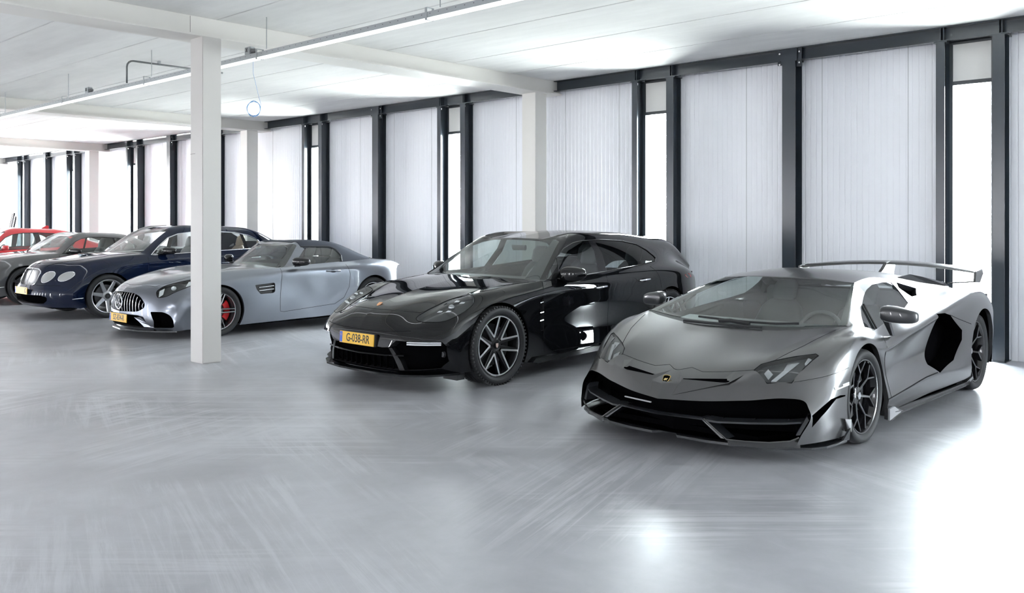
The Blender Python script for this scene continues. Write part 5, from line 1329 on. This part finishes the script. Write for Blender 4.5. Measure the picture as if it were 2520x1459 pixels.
def saloon_like(name, label, X, Y, paint, ymap, zmap, wp, extra, wheelbase, R_, rims, seats, lamps, glass='glass', split=None, chrome=True, tyre_r=.27, lt=None, clearance=.38):
    fy = lambda y: float(np.interp(y, *ymap)) if ymap else y
    fz = lambda z: float(np.interp(z, *zmap)) if zmap else z
    root = empty(name, (X, Y, 0)); tag(root, label, 'car')
    L = [[(x, fy(y), fz(z)) for x, y, z in l] for l in saloon_lines()]
    S = Surf(L, {0:[8],1:[8],2:[8]}, du=.025); S.freeze(); bm = S.bm
    cut_arches(S, [(0, R_, clearance), (wheelbase, R_, clearance)])
    mp = lambda pts: [(fy(y), fz(z)) for y, z in pts]
    mz = lambda pts: [(x, fy(y)) for x, y in pts]
    R = detach(bm, cut(bm, mz([(-.01,.43),(.40,.46),(.60,.515),(.745,.60),(.755,.63),(.58,1.14),(.555,1.145),(.34,1.10),(-.01,1.08)]), 'z', jpred(S, -1, 2.02, 7.5, 11)))
    finish(R, 'windscreen', CM[glass], root)
    R = detach(bm, cut(bm, mz([(-.01,3.10),(.34,3.06),(.54,3.02),(.58,3.36),(.36,3.46),(-.01,3.49)]), 'z', jpred(S, -1, 2.05, 11, 16)))
    finish(R, 'rear_screen', CM[glass], root)
    W = detach(bm, cut(bm, mp(wp), 'x', jpred(S, 2.0, 3.4, 7.5))); offset(W, -.003)
    for k, pp in enumerate(split or []):
        q = detach(W, cut(W, mp(pp), 'x')); both(q, 'door_pillar', CM['black'], root)
    both(W, 'side_window', CM[glass], root)
    edge_tube(S, root, mp(wp), 'x', .010 if chrome else .008, CM['chrome'] if chrome else CM['matt'], 'window_trim')
    extra(root, S, bm, fy, fz)
    finish(bm, 'body', paint, root)
    yr = fy(4.0)
    MB().prism([(-.62,-.75),(.62,-.75),(.86,-.47),(.62,-.43),(.62,.44),(.91,.47),(.91,wheelbase-.46),(.62,wheelbase-.44),(.62,yr-.3),(.8,yr-.2),(.7,yr),(-.7,yr),(-.8,yr-.2),(-.62,yr-.3),(-.62,wheelbase-.44),(-.91,wheelbase-.46),(-.91,.47),(-.62,.44),(-.62,-.43),(-.86,-.47)], 'z', .18, .22).build('underbody', CM['well'], root)
    MB().prism([(-.62,fy(4.12)),(.62,fy(4.12)),(.76,fy(4.0)),(.76,fy(3.9)),(-.76,fy(3.9)),(-.76,fy(4.0))], 'z', .28, fz(.98)).build('tail_panel', paint, root)
    wheel_wells(root, [(0,R_,clearance+.01,.935),(wheelbase,R_,clearance+.01,.94)], .5)
    for sd in (1, -1):
        for y in (0, wheelbase): build_wheel(root, 'wheel', sd*.805, y, R_, .27, tyre_r, rims[0], rims[1], CM['tyre'], CM['disc'], CM['matt'], sd, .18, cap=rims[2] if len(rims) > 2 else None)
    lt = lt or CM['leather_dark']
    cabin(root, [(fy(.5),fz(.85)),(fy(.6),fz(1.01)),(fy(.9),fz(1.02)),(fy(1.0),fz(.95)),(fy(1.0),.5),(fy(.5),.5)], .38, seats, (.36, fy(1.12), fz(.93)), lt, tub=(fy(.6), fy(3.3)))
    return root, S
def b_cap(rimo, hw, side):
    MB().lathe([(hw*.60,.045),(hw*.66,.042),(hw*.66,0)], (0,0,0), 'x', 24).build('hub_cap', CM['matt'], rimo)
    t = text_mesh('hub_letter', 'B', .06, CM['satin'], rimo, .001); t.matrix_local = Matrix.Translation((hw*.665,0,0)) @ Matrix.Rotation(PI/2, 4, 'Z') @ Matrix.Rotation(PI/2, 4, 'X')
def round_lamps(root, S, spec):
    for (x, z, rx, rz) in spec:
        def f(mb, x=x, z=z, rx=rx, rz=rz):
            n = 28; ring = [S.hit('y', (x+rx*math.cos(2*PI*k/n), z+rz*math.sin(2*PI*k/n)), .004) for k in range(n)]
            c = S.hit('y', (x, z), .020); c2 = [r_*.5+c*.5+Vector((0,-.008,0)) for r_ in ring]
            mb.add(ring+c2+[c], [(k, (k+1)%n, n+(k+1)%n, n+k) for k in range(n)]+[(n+k, n+(k+1)%n, 2*n) for k in range(n)])
        mirror_mb(f, 'round_headlamp', CM['round_lens'], root, smooth=True)
        def g(mb, x=x, z=z, rx=rx, rz=rz):
            n = 28; mb.tube([S.hit('y', (x+rx*1.02*math.cos(2*PI*k/n), z+rz*1.02*math.sin(2*PI*k/n)), .002) for k in range(n)], .006, 5, closed=True)
        mirror_mb(g, 'lamp_bezel', CM['chrome'], root, smooth=True)
def saloon_front(root, S, bm, fy, fz):
    gp = rounded([(-.01,fz(.80)),(.24,fz(.795)),(.33,fz(.76)),(.315,fz(.57)),(.27,fz(.545)),(-.01,fz(.54))], [0,.04,.05,.03,.04,0])
    G = detach(bm, cut(bm, gp, 'y', lambda f: f.calc_center_median().y < -.4)); G2 = dupbm(G)
    for v in G2.verts: v.co.y += .02
    finish(G2, 'mesh_grille', CM['mesh'], root); finish(rim(G, (0,.02,0)), 'grille_wall', CM['chrome'], root, custom=False)
    b = MB(); b.tube([Vector((x*s, p.y, p.z)) for s in (1,) for x, p in [(q[0], S.hit('y', q, .004)) for q in gp[1:-1]]], .010, 6)
    b.tube([Vector((-x, p.y, p.z)) for x, p in [(q[0], S.hit('y', q, .004)) for q in gp[1:-1]]], .010, 6)
    b.tube([S.hit('y', (.24,fz(.795)), .004), S.hit('y', (0.0,fz(.80)), .004), Vector((-.24, S.hit('y', (.24,fz(.795)), .004).y, fz(.795)))], .010, 6)
    b.tube([S.hit('y', (0.0,fz(.795)), .006), S.hit('y', (0.0,fz(.545)), .006)], .007, 6)
    b.build('grille_surround', CM['chrome'], root)
    bz = MB(); q = S.hit('z', (0,-.74), .004); bz.prism([(-.075,0),(-.03,.012),(0,.024),(.03,.012),(.075,0),(.03,-.010),(0,-.02),(-.03,-.010)], 'z', 0, .004); o = bz.build('winged_badge', CM['chrome'], root)
    o.matrix_local = Matrix.Translation(q) @ Matrix.Rotation(math.radians(35), 4, 'X')
    round_lamps(root, S, [(.50,fz(.675),.095,.085),(.735,fz(.685),.075,.072)])
    ip = rounded([(-.01,.395),(.56,.395),(.665,.37),(.655,.31),(.56,.26),(-.01,.245)], [0,.02,.04,.04,.04,0])
    I = detach(bm, cut(bm, ip, 'y', lambda f: f.calc_center_median().y < -.3)); I2 = dupbm(I)
    for v in I2.verts: v.co.y += .09
    finish(I2, 'lower_intake', CM['well'], root); finish(rim(I, (0,.09,0)), 'intake_wall', CM['matt'], root, custom=False)
    g = MB(); seam(S, 'y', [(.36,fz(.55)),(.6,fz(.545)),(.78,fz(.55))], g, .004)
    seam(S, 'z', [(.345,fy(-.74)),(.40,fy(-.62)),(.52,fy(-.35)),(.62,fy(0)),(.69,fy(.35)),(.74,fy(.56))], g, .004)
    seam(S, 'x', [(fy(.66),fz(.97)),(fy(.64),fz(.8)),(fy(.62),fz(.5)),(fy(.64),fz(.26))], g)
    seam(S, 'x', [(fy(1.85),fz(1.01)),(fy(1.85),fz(.75)),(fy(1.86),fz(.27))], g)
    g.build('panel_gap', CM['gap'], root)
    def mk(mb): mb.tube([S.hit('x', (-.56,.335), .003), S.hit('x', (-.40,.345), .003)], .008, 6)
    mirror_mb(mk, 'bumper_strip', CM['chrome'], root)
    def mr(mb):
        v, f = pod((1.01,fy(.98),fz(1.06)), .11, .07, .060, 18, 10, 2.8, (.04,.0), .15); mb.add(v, f)
        mb.slab([(.87,fy(.82),fz(.99)),(.87,fy(.98),fz(.99)),(.97,fy(1.0),fz(1.02)),(.97,fy(.93),fz(1.02))], (0,0,.025))
    mirror_mb(mr, 'door_mirror', CM['black'], root, smooth=True)
SW = [(.72,.992),(.90,1.14),(1.10,1.275),(1.30,1.340),(1.60,1.374),(2.0,1.377),(2.40,1.358),(2.65,1.305),(2.82,1.22),(2.87,1.13),(2.80,1.068),(2.45,1.055),(1.9,1.035),(1.3,1.012)]
def saloon_extra(root, S, bm, fy, fz):
    saloon_front(root, S, bm, fy, fz)
    p = number_plate(root, (0,-1.000,.455), 'G', .03)
    for c in p.children:
        if c.name.startswith('plate_text'): c.location.x = .19
    p['label'] = 'yellow number plate, mostly unreadable'
    door_handle(S, root, 1.60, .86, 1.80, .865, CM['chrome']); door_handle(S, root, 2.55, .90, 2.75, .905, CM['chrome'])
silver_rim = mat('silver_alloy', (0.55,0.56,0.58), .28, metal=.9)
gl, cr = CM['leather_grey'], CM['cream']
CM['clearglass'] = glass_mat('clear_car_glass', (0.85,0.89,0.88), ior=1.9)
saloon_like('saloon_car', 'dark navy blue luxury saloon with four round headlamps', -15.42, 6.13, CM['navy'], None, None, SW, saloon_extra, 3.07, .352,
    (five_rim(7, .07, .05, .25), silver_rim, b_cap), [(-.38,1.70,.52,.28,gl),(.38,1.70,.52,.28,gl),(-.38,2.75,.52,.28,cr),(.38,2.75,.52,.28,cr)], None, glass='clearglass',
    split=[[(1.80,1.5),(1.90,1.5),(1.92,.9),(1.84,.9)],[(2.48,1.5),(2.54,1.5),(2.58,.9),(2.51,.9)]], lt=CM['leather_grey'])

def coupe_extra(root, S, bm, fy, fz):
    saloon_front(root, S, bm, fy, fz)
    number_plate(root, (0,-1.000,.435), ' ', .03)
ym = ([-1.2,0,.5,.66,1.17,1.9,2.6,3.0,3.5,4.2],[-1.2,0,.47,.58,1.00,1.42,1.88,2.2,2.75,3.6])
zm = ([0,.2,.95,1.04,1.387,1.487],[0,.19,.90,.965,1.262,1.335])
CW = [(.74,.995),(.92,1.14),(1.12,1.272),(1.34,1.338),(1.62,1.366),(2.0,1.366),(2.5,1.335),(2.80,1.25),(2.93,1.14),(2.86,1.075),(2.45,1.055),(1.9,1.035),(1.3,1.012)]
saloon_like('coupe_car', 'gunmetal grey coupe between the dark blue saloon and the red car', -18.93, 6.10, CM['gun'], ym, zm, CW, coupe_extra, 2.745, .352,
    (five_rim(5, .06, .05), mat('black_multi_alloy', (0.02,0.02,0.023), .3)), [(-.38,1.55,.45,.30,None),(.38,1.55,.45,.30,None),(-.36,2.2,.48,.25,gl),(.36,2.2,.48,.25,gl)], None, chrome=False,
    split=[[(2.30,1.5),(2.36,1.5),(2.42,.9),(2.36,.9)]])

def red_extra(root, S, bm, fy, fz):
    g = MB(); seam(S, 'x', [(fy(.66),fz(.97)),(fy(.64),fz(.8)),(fy(.62),fz(.5))], g); g.build('panel_gap', CM['gap'], root)
    def lampf(mb):
        n = 20; ring = [S.hit('y', (.64+.14*math.cos(2*PI*k/n), fz(.66)+.06*math.sin(2*PI*k/n)), .004) for k in range(n)]; mb.add(ring, [tuple(range(n))])
    mirror_mb(lampf, 'headlamp', CM['round_lens'], root)
    q = S.hit('z', (0, fy(2.45)), 0); MB().slab([q+Vector((0,-.10,0)), q+Vector((0,.02,.07)), q+Vector((0,.08,.07)), q+Vector((0,.08,-.02))], (.03,0,0)).build('shark_fin_aerial', CM['redpaint'], root, bevel=.008)
    def mr(mb):
        v, f = pod((1.0,fy(.98),fz(1.06)), .10, .065, .055, 16, 9, 2.8); mb.add(v, f)
    mirror_mb(mr, 'door_mirror', CM['redpaint'], root, smooth=True)
ym = ([-1.2,0,.5,.66,1.17,1.9,2.6,3.0,3.5,4.2],[-1.2,0,.45,.55,.95,1.5,2.1,2.45,3.0,3.6])
zm = ([0,.2,.95,1.04,1.387,1.487],[0,.19,.885,.96,1.31,1.405])
saloon_like('hatchback_car', 'bright red car at the left edge, behind the grey coupe', -22.4, 6.0, CM['redpaint'], ym, zm, SW, red_extra, 2.75, .34,
    (five_rim(10, .03, .03), silver_rim), [(-.38,1.55,.45,.28,None),(.38,1.55,.45,.28,None),(-.36,2.3,.48,.25,None),(.36,2.3,.48,.25,None)], None, chrome=False,
    split=[[(1.86,1.5),(2.02,1.5),(2.06,.9),(1.94,.9)]])

# ============================================================ framed panels leaning on the wall, far left
for i, (x, lab) in enumerate(((-33.62, 'tall dark-framed panel leaning on the wall at the left edge'), (-33.38, 'second dark-framed panel leaning on the wall at the left edge'))):
    p = empty('leaning_panel', (x, 10.55, 0)); tag(p, lab, 'panel', 'framed panels leaning against the wall')
    T = Matrix.Rotation(-.20, 4, 'X'); w_, h_ = .16, 1.9-.12*i
    f = MB().box(-w_/2, -w_/2+.03, 0, .05, 0, h_).box(w_/2-.03, w_/2, 0, .05, 0, h_).box(-w_/2, w_/2, 0, .05, h_-.03, h_).box(-w_/2, w_/2, 0, .05, 0, .03); f.xform(T); f.build('frame', CM['matt'], p)
    f = MB().box(-w_/2+.03, w_/2-.03, .015, .03, .03, h_-.03); f.xform(T); f.build('panel_sheet', M['spandrel'], p)
bx = MB().box(-33.15, -32.72, 10.4, 10.75, 0, 1.36).build('pale_crate', mat('pale_board', (0.62,0.60,0.56), .7), bevel=.01); tag(bx, 'tall pale box standing beside the leaning panels, far left', 'box')
